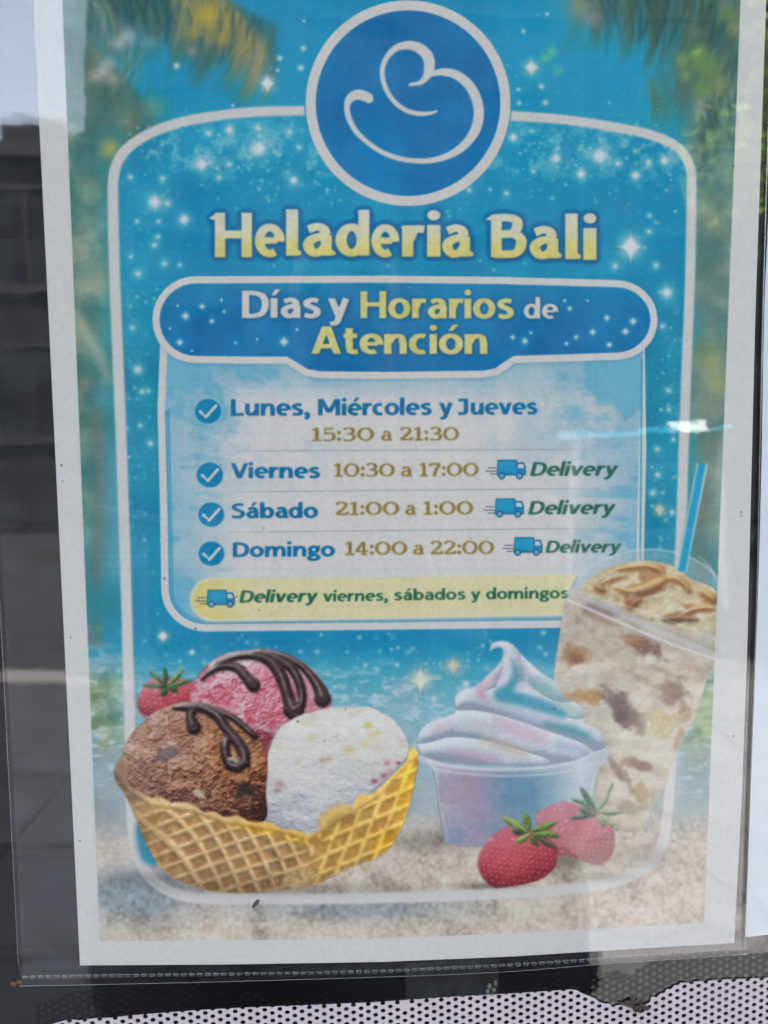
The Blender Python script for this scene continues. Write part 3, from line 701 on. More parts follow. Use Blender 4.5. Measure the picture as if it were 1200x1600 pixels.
def scoops():
    # strawberry peeping out on the left
    berry(np.array([(228,1068),(240,1060),(268,1058),(292,1062),(312,1072),(320,1100),(250,1118),(222,1118),(215,1095)]), 'berry_back', [], seed=3)
    leaves([((262,1073),(222,1070),7),((262,1072),(232,1048),6),((258,1070),(257,1042),6),((264,1070),(286,1045),8),((264,1073),(300,1062),6),((260,1076),(252,1086),10),((264,1075),(277,1080),10)], 5, [(88,134,72),(116,160,92),(60,104,58)])
    # pink scoop
    w = Win(285,1000,535,1195); m = w.poly([SCOOP_PINK],3)
    z,u,v = ball(w,412,1104,112,96)
    n = fbm(w.h,w.w,40,501,5,.6,1.3); n2 = fbm(w.h,w.w,22,511,4,.5)
    rid = 1-np.abs(2*n-1)
    l = lamb(z*40+rid*7+n2*3, 1.0)
    t = np.clip(l*.75+.22*n2+.12,0,1)
    q = fbm(w.h,w.w,22,505,4,.55); q = warp(q,(n-.5)*60*S,(n2-.5)*34*S); f_ = fbm(w.h,w.w,6,507,2)
    l = lamb(z*40+q*9+f_*1.2,1.0)
    t = np.clip(l*.62+.62*(q-.5)+.26+.1*(f_-.5),0,1)
    c = ramp(t,[(.1,(128,36,54)),(.3,(180,58,80)),(.48,(206,86,106)),(.64,(220,128,140)),(.8,(228,176,178)),(1,(232,212,208))])
    c = mix(c, col(222,204,198), np.clip(ss(440,510,w.X+60*(n-.5))*.8*ss(1120,1080,w.Y),0,1)*.8)
    c = mix(c, col(222,190,192), ss(.6,.75,n2)*.45)
    w.put(c*(.72+.28*ss(1175,1110,w.Y))[...,None], blur(m,1)); PARTS['scoop_pink']=[SCOOP_PINK]
    sauce([[(333,1050,5),(345,1034,8),(372,1025,9),(400,1024,11),(425,1034,15),(440,1058,15),(449,1085,14),(456,1104,20),(460,1110,24)],
           [(456,1108,22),(470,1100,12),(471,1080,11),(463,1055,11),(446,1035,11),(420,1022,9),(396,1018,6)],
           [(315,1062,3),(330,1048,8),(352,1040,10),(372,1044,12),(385,1058,13),(396,1070,17)],
           [(404,1015,4),(440,1023,7),(468,1038,8),(488,1058,11),(500,1078,15),(504,1092,20)]], 'sauce_pink')
    # white scoop
    w = Win(395,1090,650,1310); m = w.poly([SCOOP_WHITE],3)
    z,u,v = ball(w,530,1212,140,124)
    n = fbm(w.h,w.w,46,531,5,.6,1.5); n2 = fbm(w.h,w.w,10,541,3,.6)
    q = fbm(w.h,w.w,34,535,4,.5,1.4); q = warp(q,(n-.5)*70*S,(n2-.5)*20*S)
    l = lamb(z*30+q*6+n2*.8, 1.0, (.05,-.75,.66))+.35*(q-.5)
    t = np.clip(l*.85+.2-.12*ss(1180,1290,w.Y),0,1)
    c = ramp(t,[(.2,(140,136,140)),(.42,(176,172,174)),(.6,(204,199,194)),(.8,(224,217,204)),(1,(234,228,214))])
    sx = fbm(w.h,w.w,24,551,4,.6,1.6)
    c = mix(c, col(220,200,140), ss(.58,.74,sx)*.55*ss(1230,1150,w.Y))
    for (x,y,q,cc,a) in [(575,1133,8,(216,196,70),.8),(590,1145,8,(214,200,110),.6),(570,1163,8,(212,196,90),.6),(545,1172,12,(212,188,120),.6),(505,1188,7,(196,150,84),.6),(515,1185,6,(200,160,90),.5),(487,1152,10,(214,196,120),.5),
        (465,1192,10,(206,180,160),.5),(437,1225,9,(184,128,112),.7),(434,1235,6,(160,100,90),.6),(605,1192,7,(196,90,110),.6),(623,1192,5,(168,40,70),.9),(600,1212,7,(176,60,90),.7),(585,1220,6,(166,50,80),.8),(610,1205,8,(200,120,130),.6),(590,1168,12,(214,170,150),.4)]:
        g = np.exp(-(((w.X-x)/q)**2+((w.Y-y)/q/.7)**2)*(.8+1.2*n)); c = mix(c, col(*cc), g*a)
    w.put(c, blur(m,1)); PARTS['scoop_white']=[SCOOP_WHITE]
    # chocolate scoop
    w = Win(180,1085,430,1300); m = w.poly([SCOOP_CHOC],3)
    z,u,v = ball(w,302,1212,136,126)
    n = fbm(w.h,w.w,26,561,4,.5,1.5); n2 = fbm(w.h,w.w,8,571,2,.6,1.3)
    rid = 1-np.abs(2*n-1)
    l = lamb(z*40+rid*6+n2*3.6, 1.0, (-.25,-.7,.6))
    t = np.clip(l*.8+.1*n+.02-.18*ss(1200,1270,w.Y)-.1*ss(330,420,w.X)*ss(1180,1240,w.Y),0,1)
    q = fbm(w.h,w.w,18,565,4,.55,1.2); q = warp(q,(n-.5)*46*S,(n2-.5)*16*S); f_ = fbm(w.h,w.w,4.5,567,2,.6,1.4); qr = 1-np.abs(2*q-1)
    l = lamb(z*40+q*6+f_*2.0, 1.0, (-.25,-.7,.6))
    t = np.clip(l*.66+.55*(q-.5)-.25*ss(.9,1,qr)+.19+.22*(f_-.5)-.16*ss(1200,1270,w.Y)-.1*ss(330,420,w.X)*ss(1180,1240,w.Y),0,1)
    c = ramp(t,[(.08,(50,24,18)),(.24,(92,54,42)),(.42,(136,88,68)),(.58,(170,120,96)),(.78,(200,158,134)),(1,(216,192,170))])
    warm = np.exp(-((w.X-365)/58.)**2-((w.Y-1185)/62.)**2)+.5*ss(300,400,w.X)
    c = c*mix(col(1,.97,.95), col(1.04,.93,.74), np.clip(warm,0,1))
    c = mix(c, col(84,64,62)+l[...,None]*40, w.poly([wob([(245,1180),(262,1168),(274,1166),(276,1180),(262,1188),(250,1188)],.6,6)],3,1)*.85)
    c = mix(c, col(206,180,156), w.poly([wob([(301,1236),(309,1232),(319,1240),(318,1246),(306,1244)],.4,7)],3,.6)*.9)
    c = mix(c, col(40,30,26), w.poly([wob([(370,1232),(384,1220),(400,1230),(396,1240),(380,1244),(368,1250)],.8,8)],3,1.4)*.8)
    w.put(c, blur(m,1)*.5+m*.5); PARTS['scoop_choc']=[SCOOP_CHOC]
    sauce([[(272,1106,4),(290,1104,11),(318,1106,12),(340,1118,13),(352,1136,12),(366,1152,13),(378,1170,14),(382,1186,14),(372,1196,15),(360,1194,13),(353,1178,12),(352,1162,12),(358,1150,9)],
           [(300,1108,12),(298,1122,12),(303,1136,18)],
           [(335,1108,8),(362,1120,8),(380,1134,8),(398,1150,8)],[(384,1186,6),(388,1196,5)]], 'sauce_choc')
    w = Win(340,1140,400,1205)
    w.put(col(206,186,172), w.poly([disc(362,1185,7,12,3)],3,1)*.9); w.put(col(190,170,160), w.poly([disc(351,1158,2.2,12,7)],3,1)*.7)
    w = Win(200,1285,262,1362); w.put(col(50,132,172), w.poly([wob([(212,1292),(226,1286),(244,1310),(252,1346),(236,1352),(220,1340)],.4,15)],3,3)*.85)
    # waffle bowl
    w = Win(170,1160,665,1400); m = w.poly([WAFER],3)
    X = w.X+0*w.Y; Y = w.Y+0*w.X
    # left part: grid warped round the bowl
    bend = 10*((X-400)/200.)**2
    aL = (X-.48*(Y-1300)-6*np.sin((Y-1250)/50.)); aL = aL+34*np.tanh((250-X)/60.)*1.0
    bL = (Y+.30*X-bend*1.2)
    rx = .5+.5*np.cos(2*np.pi*aL/27.); ry = .5+.5*np.cos(2*np.pi*bL/23.)
    # right part: its own direction
    aR = (X*.94+Y*.36); bR = (Y*.86-X*.50+ -.0006*(X-560)**2)
    rx2 = .5+.5*np.cos(2*np.pi*aR/24.); ry2 = .5+.5*np.cos(2*np.pi*(Y*.93+X*-.34)/22.*1.0)
    ry2 = .5+.5*np.cos(2*np.pi*(Y+.42*X)/25.)
    rgt = ss(470,520,X+.25*(Y-1300))
    A = rx*(1-rgt)+rx2*rgt; B = ry*(1-rgt)+ry2*rgt
    wb = fbm(w.h,w.w,40,587,3)-.5
    A = A+.25*wb; B = B-.25*wb
    ridge = np.maximum(ss(.68,.95,A), ss(.68,.95,B))*(.55+.45*ss(215,290,X))
    n = fbm(w.h,w.w,14,581,4,.6); nb = fbm(w.h,w.w,50,583,3)
    rim = blur(m,7*S)
    top = np.interp(w.X, [180,200,236,300,352,420,482,500,550,594,640,655],[1196,1225,1248,1258,1276,1286,1302,1290,1260,1232,1180,1172])
    dz = Y-top
    ridge = np.maximum(ridge*ss(8,16,dz), ss(13,6,dz))
    z = blur(ridge,2.2)*3.6+n*1.4
    l = lamb(z,1.0,(.35,-.65,.6))
    cell = ramp(n,[(.2,(158,110,62)),(.6,(184,136,82)),(.9,(198,156,100))])
    rg = ramp(n,[(.2,(206,162,104)),(.6,(224,184,126)),(.9,(234,204,152))])
    c = mix(cell, rg, blur(ridge,1))*(.70+.44*l)[...,None]
    yel = np.exp(-((X-415)/62.)**2-((dz-10)/9.)**2)*.95+np.exp(-((X-640)/16.)**2-((Y-1240)/60.)**2)*.9+np.exp(-((X-612)/30.)**2-((Y-1318)/24.)**2)*.7+.45*rgt+.4*np.exp(-((X-470)/20.)**2-((dz-10)/9.)**2)
    c = mix(c, c*col(1.08,1.04,.55)+col(18,12,0), np.clip(yel,0,1))
    sh = .66+.40*ss(0,.75,np.clip((X-180)/90,0,1))-.24*ss(1340,1392,Y)*ss(560,420,X)
    c = c*(np.clip(sh+.12*(nb-.5)+.12*ss(1300,1240,Y),.4,1.15))[...,None]
    c = mix(c, c*.62, (ss(70,20,np.abs(X-470))*ss(1300,1330,Y)*ss(.45,.6,nb)*.6))
    w.put(c, blur(m,1)); PARTS['waffle']=[WAFER]
    # the curled lip in the middle
    lip = cr([(500,1292,5),(502,1278,10),(518,1265,12),(540,1262,12),(556,1268,8),(566,1276,4)],6)
    P = ribbon(lip,lip[:,2],True); w.put(col(214,172,106), w.poly(P,3,1.6)*.6)
    w.put(col(128,84,44), w.poly([wob([(508,1290),(514,1278),(532,1270),(552,1274),(548,1284),(520,1290)],.5,9)],3,2.4)*.4)
    P = wob([(188,1218),(184,1200),(192,1188),(198,1192),(196,1210),(202,1228)],.5,12); w.put(col(150,108,76), w.poly([P],3,1.2)*.7)
    # crumbs
    P = wob([(442,1378),(452,1362),(468,1352),(486,1356),(494,1368),(484,1380),(460,1388)],1.2,13); n=fbm(w.h,w.w,8,591,3)
    w.put(ramp(n,[(.2,(158,124,78)),(.6,(202,166,106)),(.9,(222,196,140))]), w.poly([P],3,1.6)*.8)
    r = np.random.RandomState(9)
    for k in range(70):
        x = r.uniform(400,580); y = 1388-.0*x+r.normal(-6,6)-max(0,(x-480))*.32
        glow(x,y,r.uniform(1.2,3),(r.uniform(150,210),r.uniform(120,180),r.uniform(80,140)),a=.7)
    # shade of the bowl on the sand
    w = Win(200,1330,660,1410)

CHOCO = [(0,(36,20,20)),(.45,(64,42,40)),(.75,(98,76,72)),(.93,(150,132,126)),(1,(196,184,176))]
CARAM = [(0,(150,98,56)),(.4,(192,134,74)),(.62,(218,162,88)),(.82,(230,188,116)),(1,(240,214,166))]
def sauce(lines, name, tone=CHOCO, hl=(178,160,152), a=1.):
    A = []
    for L in lines:
        q = cr(L,6); A += ribbon(q,q[:,2]*1.3,True)
    w = Win(*bounds(A,10)); m = w.poly(A,4)
    Hh = []
    for L in lines:
        q = cr(L,6); Hh += ribbon(q[2:-2]+np.array([-.8,-1.6,0]),np.maximum(q[2:-2,2]*.2,.6),True)
    hm = w.poly(Hh,4,1.0)
    z = np.zeros((w.h,w.w),np.float32)
    z = blur(m,2.2*S)*14
    n = fbm(w.h,w.w,12,601,3)
    l = lamb(z+n*1.5,1.0,(-.3,-.75,.5))
    c = ramp(np.clip(l,0,1),tone)
    w.put(col(30,14,16), blur(np.roll(m,(3,2),(0,1)),2.5)*(.4 if tone is CHOCO else .12))
    c = mix(c, col(*hl), np.clip(hm*(.25+1.1*fbm(w.h,w.w,20,607,3)),0,.8)*.8)
    w.put(c, blur(m,1 if tone is CHOCO else 2)*a); PARTS[name]=A

def berry(P, name, seeds, seed=1, haze=0., warm=0):
    P = wob([tuple(p) for p in P],.5,seed); w = Win(*bounds([P],6)); m = w.poly([P],3)
    x0,y0,x1,y1 = bounds([P])
    z,u,v = ball(w,(x0+x1)/2,(y0+y1)/2,(x1-x0)*.56,(y1-y0)*.58)
    # seed pits on a skewed lattice
    X = w.X+0*w.Y; Y = w.Y+0*w.X
    a = (X+.35*Y)/9.+.35*u*u; b = (Y-.15*X)/8.
    fx = (a-np.floor(a+.5*(np.floor(b)%2)))-.5+.5*(np.floor(b)%2); fy = b-np.floor(b)-.5
    fx = (a+.5*(np.floor(b)%2))%1-.5
    jn = fbm(w.h,w.w,10,seed+900,2)-.5; fx = fx+jn*.5; fy = fy+jn*.4
    pit = np.exp(-(fx**2+fy**2)*16)
    n = fbm(w.h,w.w,16,seed*13+611,4)
    l = lamb(z*(y1-y0)*.45-pit*.6+n*3,1.0,(-.35,-.7,.62))
    c = ramp(np.clip(l*.9+.12*(n-.5),0,1),[(0,(132,38,48)),(.4,(186,62,72)),(.7,(208,90,98)),(.9,(208,104,116)),(1,(226,170,170))])
    c = mix(c, col(214,150,140), pit**3*.35)
    c = mix(c, col(236,206,200), ss(.62,.8,fbm(w.h,w.w,11,seed*5+77,3))*ss(.55,.95,l)*.55)
    c = mix(c, col(216,150,110), np.exp(-((fx-.12)**2*60+(fy-.1)**2*30))*.35)
    if haze: c = mix(c, col(206,168,176), haze*(.4+.9*fbm(w.h,w.w,30,seed*7+5,3)))
    w.put(c, blur(m,1)); PARTS[name]=[P]

def leaves(L, seed, cols, name=None):
    A = []; r = np.random.RandomState(seed)
    for (x0,y0),(x1,y1),wd in L:
        mx,my = (x0+x1)/2+r.normal(0,1.5),(y0+y1)/2+r.normal(0,1.5)
        q = cr([(x0,y0,wd*.45),(mx,my,wd),(x0*.15+x1*.85,y0*.15+y1*.85,wd*.55),(x1,y1,.8)],6)
        P = ribbon(q,q[:,2]); w = Win(*bounds(P,6)); m = w.poly(P,4)
        c0 = col(*cols[r.randint(len(cols))]); n = fbm(w.h,w.w,8,seed*3+int(x1),3)
        w.put(c0*.6, blur(np.roll(m,(2,1),(0,1)),1.5)*.5)
        l = lamb(blur(m,2)*6+n*3,1.)
        w.put(c0*(.62+.6*l)[...,None]+(n-.5)[...,None]*30, blur(m,1))
        w.put(c0*.72, w.poly(ribbon(q[2:-2],1.),3,.5)*.6)
        A += P
    if name: PARTS[name]=A
    elif 'leaves_back' not in PARTS: PARTS['leaves_back']=A

SWIRL = cr([(655,1172),(652,1150),(668,1130),(700,1118),(712,1112),(710,1090),(722,1078),(742,1072),(758,1058),(775,1042),(785,1026),(783,1012),(770,1014),(765,1020),(768,1006),(782,1001),(800,1006),(820,1028),(845,1050),(872,1068),(876,1084),(908,1104),(914,1118),(912,1128),(935,1140),(944,1156),(940,1176),(900,1190),(820,1196),(720,1192),(670,1186)],5,True)
CUP = cr([(654,1180),(656,1190),(676,1200),(682,1230),(688,1270),(694,1310),(712,1320),(760,1322),(850,1318),(905,1300),(920,1262),(934,1204),(948,1188),(946,1170),(890,1190),(800,1200),(720,1196),(680,1188)],4,True)
def softserve():
    w = Win(640,985,965,1335); X=w.X+0*w.Y; Y=w.Y+0*w.X
    # swirl
    m = w.poly([SWIRL],3)
    n = fbm(w.h,w.w,50,621,4,.5,1.6); nf = fbm(w.h,w.w,9,631,3)
    # folds: bands sweeping down to the right
    f = np.zeros_like(m); 
    folds = [cr([(770,1012,9),(782,1006,12),(798,1018,26),(800,1050,34),(792,1080,38),(830,1100,40),(900,1118,26)],8),
             cr([(716,1100,24),(740,1090,40),(790,1098,44),(850,1118,42),(910,1140,30),(940,1160,18)],8),
             cr([(664,1150,26),(700,1132,40),(760,1136,48),(830,1158,48),(900,1180,34)],8),
             cr([(662,1172,20),(720,1170,40),(790,1182,42),(850,1192,26)],8),
             cr([(812,1024,10),(838,1050,30),(866,1080,34),(885,1092,16)],8), cr([(782,1016,6),(778,1046,22),(752,1078,30),(726,1094,20)],8)]
    z = np.zeros((w.h,w.w),np.float32)
    for q in folds:
        k = w.poly(ribbon(q,q[:,2],True),2); z = np.maximum(z, blur(k,7*S)*26)
    l = lamb(z+n*7+nf*1.2,.8,(-.3,-.75,.6))
    c = ramp(np.clip(l*.9+.1,0,1),[(.2,(150,160,172)),(.5,(192,194,200)),(.72,(212,212,212)),(.95,(226,226,224))])
    def tint(pts, cc, a, s=4):
        q = cr(pts,8); nonlocal c
        c = mix(c, col(*cc), w.poly(ribbon(q,q[:,2],True),2,s)*a)
    tint([(800,1030,4),(806,1052,8),(796,1074,14),(780,1086,18),(812,1092,18),(850,1104,18),(880,1116,12)],(60,142,166),.85,3)
    tint([(780,1084,8),(830,1098,14),(872,1104,12)],(96,150,196),.5)
    tint([(830,1066,10),(850,1074,16),(872,1084,10)],(120,178,176),.7)
    tint([(880,1100,14),(904,1116,12)],(168,196,172),.7)
    tint([(852,1130,8),(890,1140,12),(920,1150,8)],(76,150,168),.75,3)
    tint([(784,1046,6),(770,1062,12),(746,1076,12)],(216,176,188),.7)
    tint([(752,1084,12),(756,1090,10)],(214,142,158),.8)
    tint([(680,1140,14),(700,1134,12)],(222,192,194),.7)
    tint([(770,1124,10),(810,1140,22),(850,1156,16)],(214,180,188),.75)
    tint([(740,1130,8),(760,1138,10)],(216,200,180),.6)
    tint([(752,1156,8),(790,1166,14),(822,1180,10)],(204,178,150),.75)
    tint([(700,1172,8),(730,1180,12),(780,1186,8)],(200,156,170),.7)
    tint([(800,1112,10),(840,1124,14)],(176,184,206),.7)
    tint([(870,1164,12),(910,1172,10)],(168,178,204),.8)
    w.put(c, blur(m,1.4)); PARTS['swirl']=[SWIRL]
    # clear cup
    m = w.poly([CUP],3)
    n = fbm(w.h,w.w,40,641,4); n3 = fbm(w.h,w.w,12,651,3)
    c = ramp(np.clip((X-655)/290,0,1),[(0,(188,184,186)),(.12,(168,160,172)),(.3,(150,126,150)),(.5,(92,122,156)),(.62,(92,142,166)),(.8,(160,184,194)),(1,(200,204,206))])
    c = mix(c, col(160,118,140), ss(.45,.65,n)*ss(860,780,X)*.6*ss(1310,1250,Y))
    c = mix(c, col(52,116,158), np.exp(-((X-812)/40.)**2-((Y-1240)/36.)**2)*.85)
    c = mix(c, col(84,120,158), ss(1270,1300,Y)*ss(.3,.6,n)*.6)
    c = c+(n3-.5)[...,None]*26
    c = mix(c, col(196,196,198), ss(1215,1196,Y)*.7)
    c = mix(c, col(206,200,202), .34)
    c = mix(c, col(226,226,226), (np.exp(-((X-672)/9.)**2)+.8*np.exp(-((X-905)/20.)**2))*.55)
    w.put(c, blur(m,1.2)*.95); PARTS['cup']=[CUP]
    for pts,a in (([(656,1182,2.5),(700,1196,3.5),(790,1202,3.5),(880,1194,3.5),(946,1170,2.5)],.85),([(672,1200,1.5),(720,1208,2.2),(800,1212,2),(880,1206,2),(936,1190,1.5)],.8),([(680,1212,1.5),(690,1270,1.5),(700,1312,1.5)],.5),([(930,1206,1.5),(920,1258,1.5)],.6)):
        q = cr(pts,8); w.put(col(222,224,224), w.poly(ribbon(q,q[:,2]),4,.7)*a)

SHAKE = cr([(892,922),(880,950),(874,990),(866,1045),(866,1090),(885,1130),(905,1170),(922,1210),(932,1250),(944,1284),(962,1297),(1000,1296),(1020,1262),(1040,1225),(1060,1170),(1085,1120),(1106,1060),(1119,1025),(1120,905),(1090,875),(1050,860),(1000,858),(950,874),(912,900)],4,True)
def milkshake():
    w = Win(850,840,1128,1310); X=w.X+0*w.Y; Y=w.Y+0*w.X
    w.h, w.w
    m = w.poly([SHAKE],3)
    clipR = (X<1122+0*X).astype(np.float32)
    n = fbm(w.h,w.w,46,661,5,.55,1.6); n2 = fbm(w.h,w.w,16,671,4,.6); nf = fbm(w.h,w.w,7,681,3)
    body = ramp(n2*.35+n*.65,[(.25,(172,150,128)),(.45,(200,182,158)),(.6,(214,200,178)),(.8,(226,216,198))])
    l = lamb(n*7+n2*1.5,.8,(-.4,-.6,.6)); c = body*(.8+.28*l)[...,None]
    def blob(x,y,rx,ry,ang,cc,a,sh=.55):
        nonlocal c
        t = math.radians(ang); u = ((X-x)*math.cos(t)+(Y-y)*math.sin(t))/rx; v = (-(X-x)*math.sin(t)+(Y-y)*math.cos(t))/ry
        g = ss(1.45,.55,np.sqrt(u*u+v*v)+(n2-.5)*1.5)
        c = mix(c, col(*cc)*(.84+.24*nf+.1*(l-.6))[...,None], blur(g,1.2)*a)
    for b in [(895,1022,24,14,10,(178,128,82),.85),(900,1030,10,8,0,(140,84,66),.7),(918,1088,22,12,5,(196,150,84),.85),(888,1090,10,7,0,(190,140,96),.7),(975,1110,34,18,45,(124,96,88),.85),(990,1126,24,14,35,(112,82,78),.8),(966,1090,20,12,30,(136,108,98),.7),
        (1012,1012,24,12,35,(136,100,84),.85),(990,1000,16,9,20,(176,120,80),.7),(940,965,30,8,20,(168,126,100),.6),(930,950,24,8,20,(140,110,104),.6),(1050,1085,26,16,40,(150,112,92),.85),(1060,1080,14,20,0,(130,92,80),.7),(1072,1115,12,20,10,(176,130,92),.7),(1030,1130,30,22,0,(206,184,128),.7),
        (1060,1152,6,24,20,(170,130,86),.5),(1002,1196,18,8,10,(140,98,76),.8),(985,1192,14,8,0,(150,112,86),.7),(975,1212,22,6,60,(140,112,94),.7),(962,1200,18,5,60,(130,106,94),.6),(1000,1240,10,16,0,(184,144,94),.7),(980,1262,14,10,0,(150,126,108),.6),(1085,1045,12,6,0,(190,150,128),.5),(1040,1050,30,4,25,(150,136,122),.5),(1000,1060,26,4,30,(156,142,128),.5)]: blob(*b)
    # whipped top with caramel inside the dome
    topm = ss(0,10,(w.poly([cr([(905,925),(930,898),(962,884),(1000,876),(1045,882),(1080,905),(1119,925),(1119,985),(1040,975),(960,945)],5,True)],2)*20))
    c2 = ramp(n*.6+n2*.4,[(.25,(190,164,120)),(.5,(216,196,150)),(.75,(228,216,186))])*(.8+.3*lamb(n*16+n2*1.5,.9,(-.3,-.7,.6)))[...,None]
    bg = w.get().copy()
    dome = mix(bg, col(184,190,188), .42)
    c = mix(c, dome, ss(957,925,Y-.36*(X-960)*.0-.0)*0+w.poly([np.array([(880,850),(1122,850),(1122,990),(1105,985),(1000,950),(890,915)],float)],2,1))
    c = mix(c, c2, topm*ss(990,960,Y-.38*(X-1000)))
    for b in [(935,920,13,9,0,(212,164,84),.9),(995,888,30,6,0,(212,160,72),.9),(1025,888,12,8,20,(190,110,80),.8),(1010,900,14,9,0,(184,128,80),.8),(1010,915,42,8,-14,(206,150,72),.95),(1012,926,32,6,-14,(150,92,56),.9),(958,908,18,5,-25,(196,136,76),.8),
        (1045,905,20,5,25,(206,150,80),.8),(1068,912,14,6,50,(204,146,76),.8),(1105,932,9,12,0,(206,140,64),.95),(1118,938,8,7,0,(140,90,80),.8),(1090,950,28,6,8,(200,136,72),.9),(1055,965,28,8,-6,(140,96,66),.9),(1065,966,10,6,0,(206,160,100),.7),(990,942,14,10,-30,(180,128,82),.8),(985,945,8,6,0,(150,96,66),.7),(940,950,26,8,20,(160,140,146),.6)]: blob(*b)
    w.put(c, blur(m,1)*clipR); PARTS['shake']=[np.minimum(SHAKE,[1121,9999])]
    sauce([[(964,890,4),(985,886,8),(1010,884,8),(1030,890,10),(1036,898,6)],[(940,912,3),(954,904,7),(968,902,5)],
           [(960,918,4),(985,924,9),(1008,920,12),(1030,910,12),(1042,904,9),(1050,908,4)],[(1036,900,5),(1056,904,7),(1070,914,8),(1078,926,4)],
           [(1098,924,5),(1106,930,11),(1116,938,8)],[(1062,962,4),(1084,952,8),(1106,950,8),(1117,953,4)]], 'caramel_sauce', CARAM, (244,224,184), .72)
    sauce([[(1034,968,4),(1050,966,9),(1070,966,9),(1088,968,6)],[(984,950,3),(994,940,6),(1002,936,3)],[(930,916,5),(938,920,9),(944,924,5)]], 'caramel_dark', [(0,(84,50,36)),(.5,(140,92,58)),(.85,(190,136,84)),(1,(220,180,130))], (226,196,150), .6)
    def ln(pts,cc,a,s=.8):
        q = cr(pts,8); w.put(col(*cc), w.poly(ribbon(q,q[:,2]),4,s)*a*clipR)
    ln([(884,925,8),(940,945,9),(1010,975,9),(1060,998,9),(1124,1026,9)],(206,202,200),.55)
    ln([(892,921,1.5),(950,938,1.5),(1030,964,1.5),(1124,1000,1.5)],(222,222,220),.8)
    ln([(884,936,3),(930,956,3.5),(1000,986,3.5),(1060,1010,3.5),(1124,1032,3)],(226,224,222),.9)
    ln([(886,929,1.2),(960,952,1.2),(1040,984,1.2),(1124,1018,1.2)],(156,150,150),.6)
    ln([(895,918,1.5),(912,893,2),(950,872,2),(1000,859,2),(1050,862,2),(1095,880,2),(1124,905,2)],(214,220,220),.75)
    ln([(1090,868,1.5),(1108,884,3),(1118,905,4),(1122,920,4)],(214,220,218),.5); ln([(905,915,3),(925,890,6),(955,876,4)],(206,210,210),.4,2.5); ln([(960,880,2),(985,868,3)],(214,216,216),.5,1.5)
    # straw
    P = np.array([(1088,723),(1106,726),(1072,894),(1056,892)],float)
    w2 = Win(1040,710,1120,905); mm = w2.poly([P],4)
    t = ((w2.X-(1088-(w2.Y-723)*.19))/17.)
    c = ramp(np.clip(t,0,1),[(0,(190,206,210)),(.14,(150,196,208)),(.22,(60,158,196)),(.55,(44,146,188)),(.82,(70,160,192)),(.9,(160,200,210)),(1,(196,210,212))])
    w2.put(c, blur(mm,1)); PARTS['straw']=[P]

def berries():
    # soft shades on the sand
    for (x,y,rx,ry,a) in [(880,1345,60,16,.55),(700,1310,50,16,.45),(760,1384,50,5,.5),(430,1388,180,10,.45),(230,1372,60,12,.35),(1010,1340,50,18,.35),(650,1320,36,14,.3),(940,1370,50,8,.3)]:
        w = Win(x-2*rx,y-2.2*ry,x+2*rx,y+2.2*ry); w.put(w.get()*.45, np.exp(-((w.X-x)/rx)**2-((w.Y-y)/ry)**2)*a)
def berries2():
    berry(np.array([(838,1278),(852,1262),(880,1252),(910,1260),(945,1270),(957,1290),(960,1318),(952,1342),(936,1351),(915,1346),(890,1338),(858,1330)]),'berry_mid',[],5,haze=.42)
    leaves([((930,1268),(906,1228),9),((928,1268),(892,1246),7),((932,1266),(952,1240),5),((935,1268),(972,1268),8),((930,1272),(890,1278),9),((938,1272),(966,1296),7),((934,1274),(944,1292),8),((925,1272),(905,1262),8),((948,1240),(958,1222),4)],9,[(132,160,122),(168,184,124),(96,130,104)],'leaves_mid')
    berry(np.array([(750,1362),(748,1340),(760,1315),(782,1296),(800,1290),(835,1300),(865,1316),(871,1340),(862,1360),(838,1376),(800,1384),(768,1385)]),'berry_front',[],7)
    leaves([((824,1302),(784,1276),11),((826,1298),(820,1268),12),((830,1298),(870,1284),10),((828,1302),(804,1316),9),((832,1304),(876,1305),10),((830,1306),(840,1320),9),((836,1306),(870,1326),6),((818,1300),(800,1298),10)],11,[(124,146,66),(156,172,84),(88,120,56),(72,100,62)],'leaves_front')

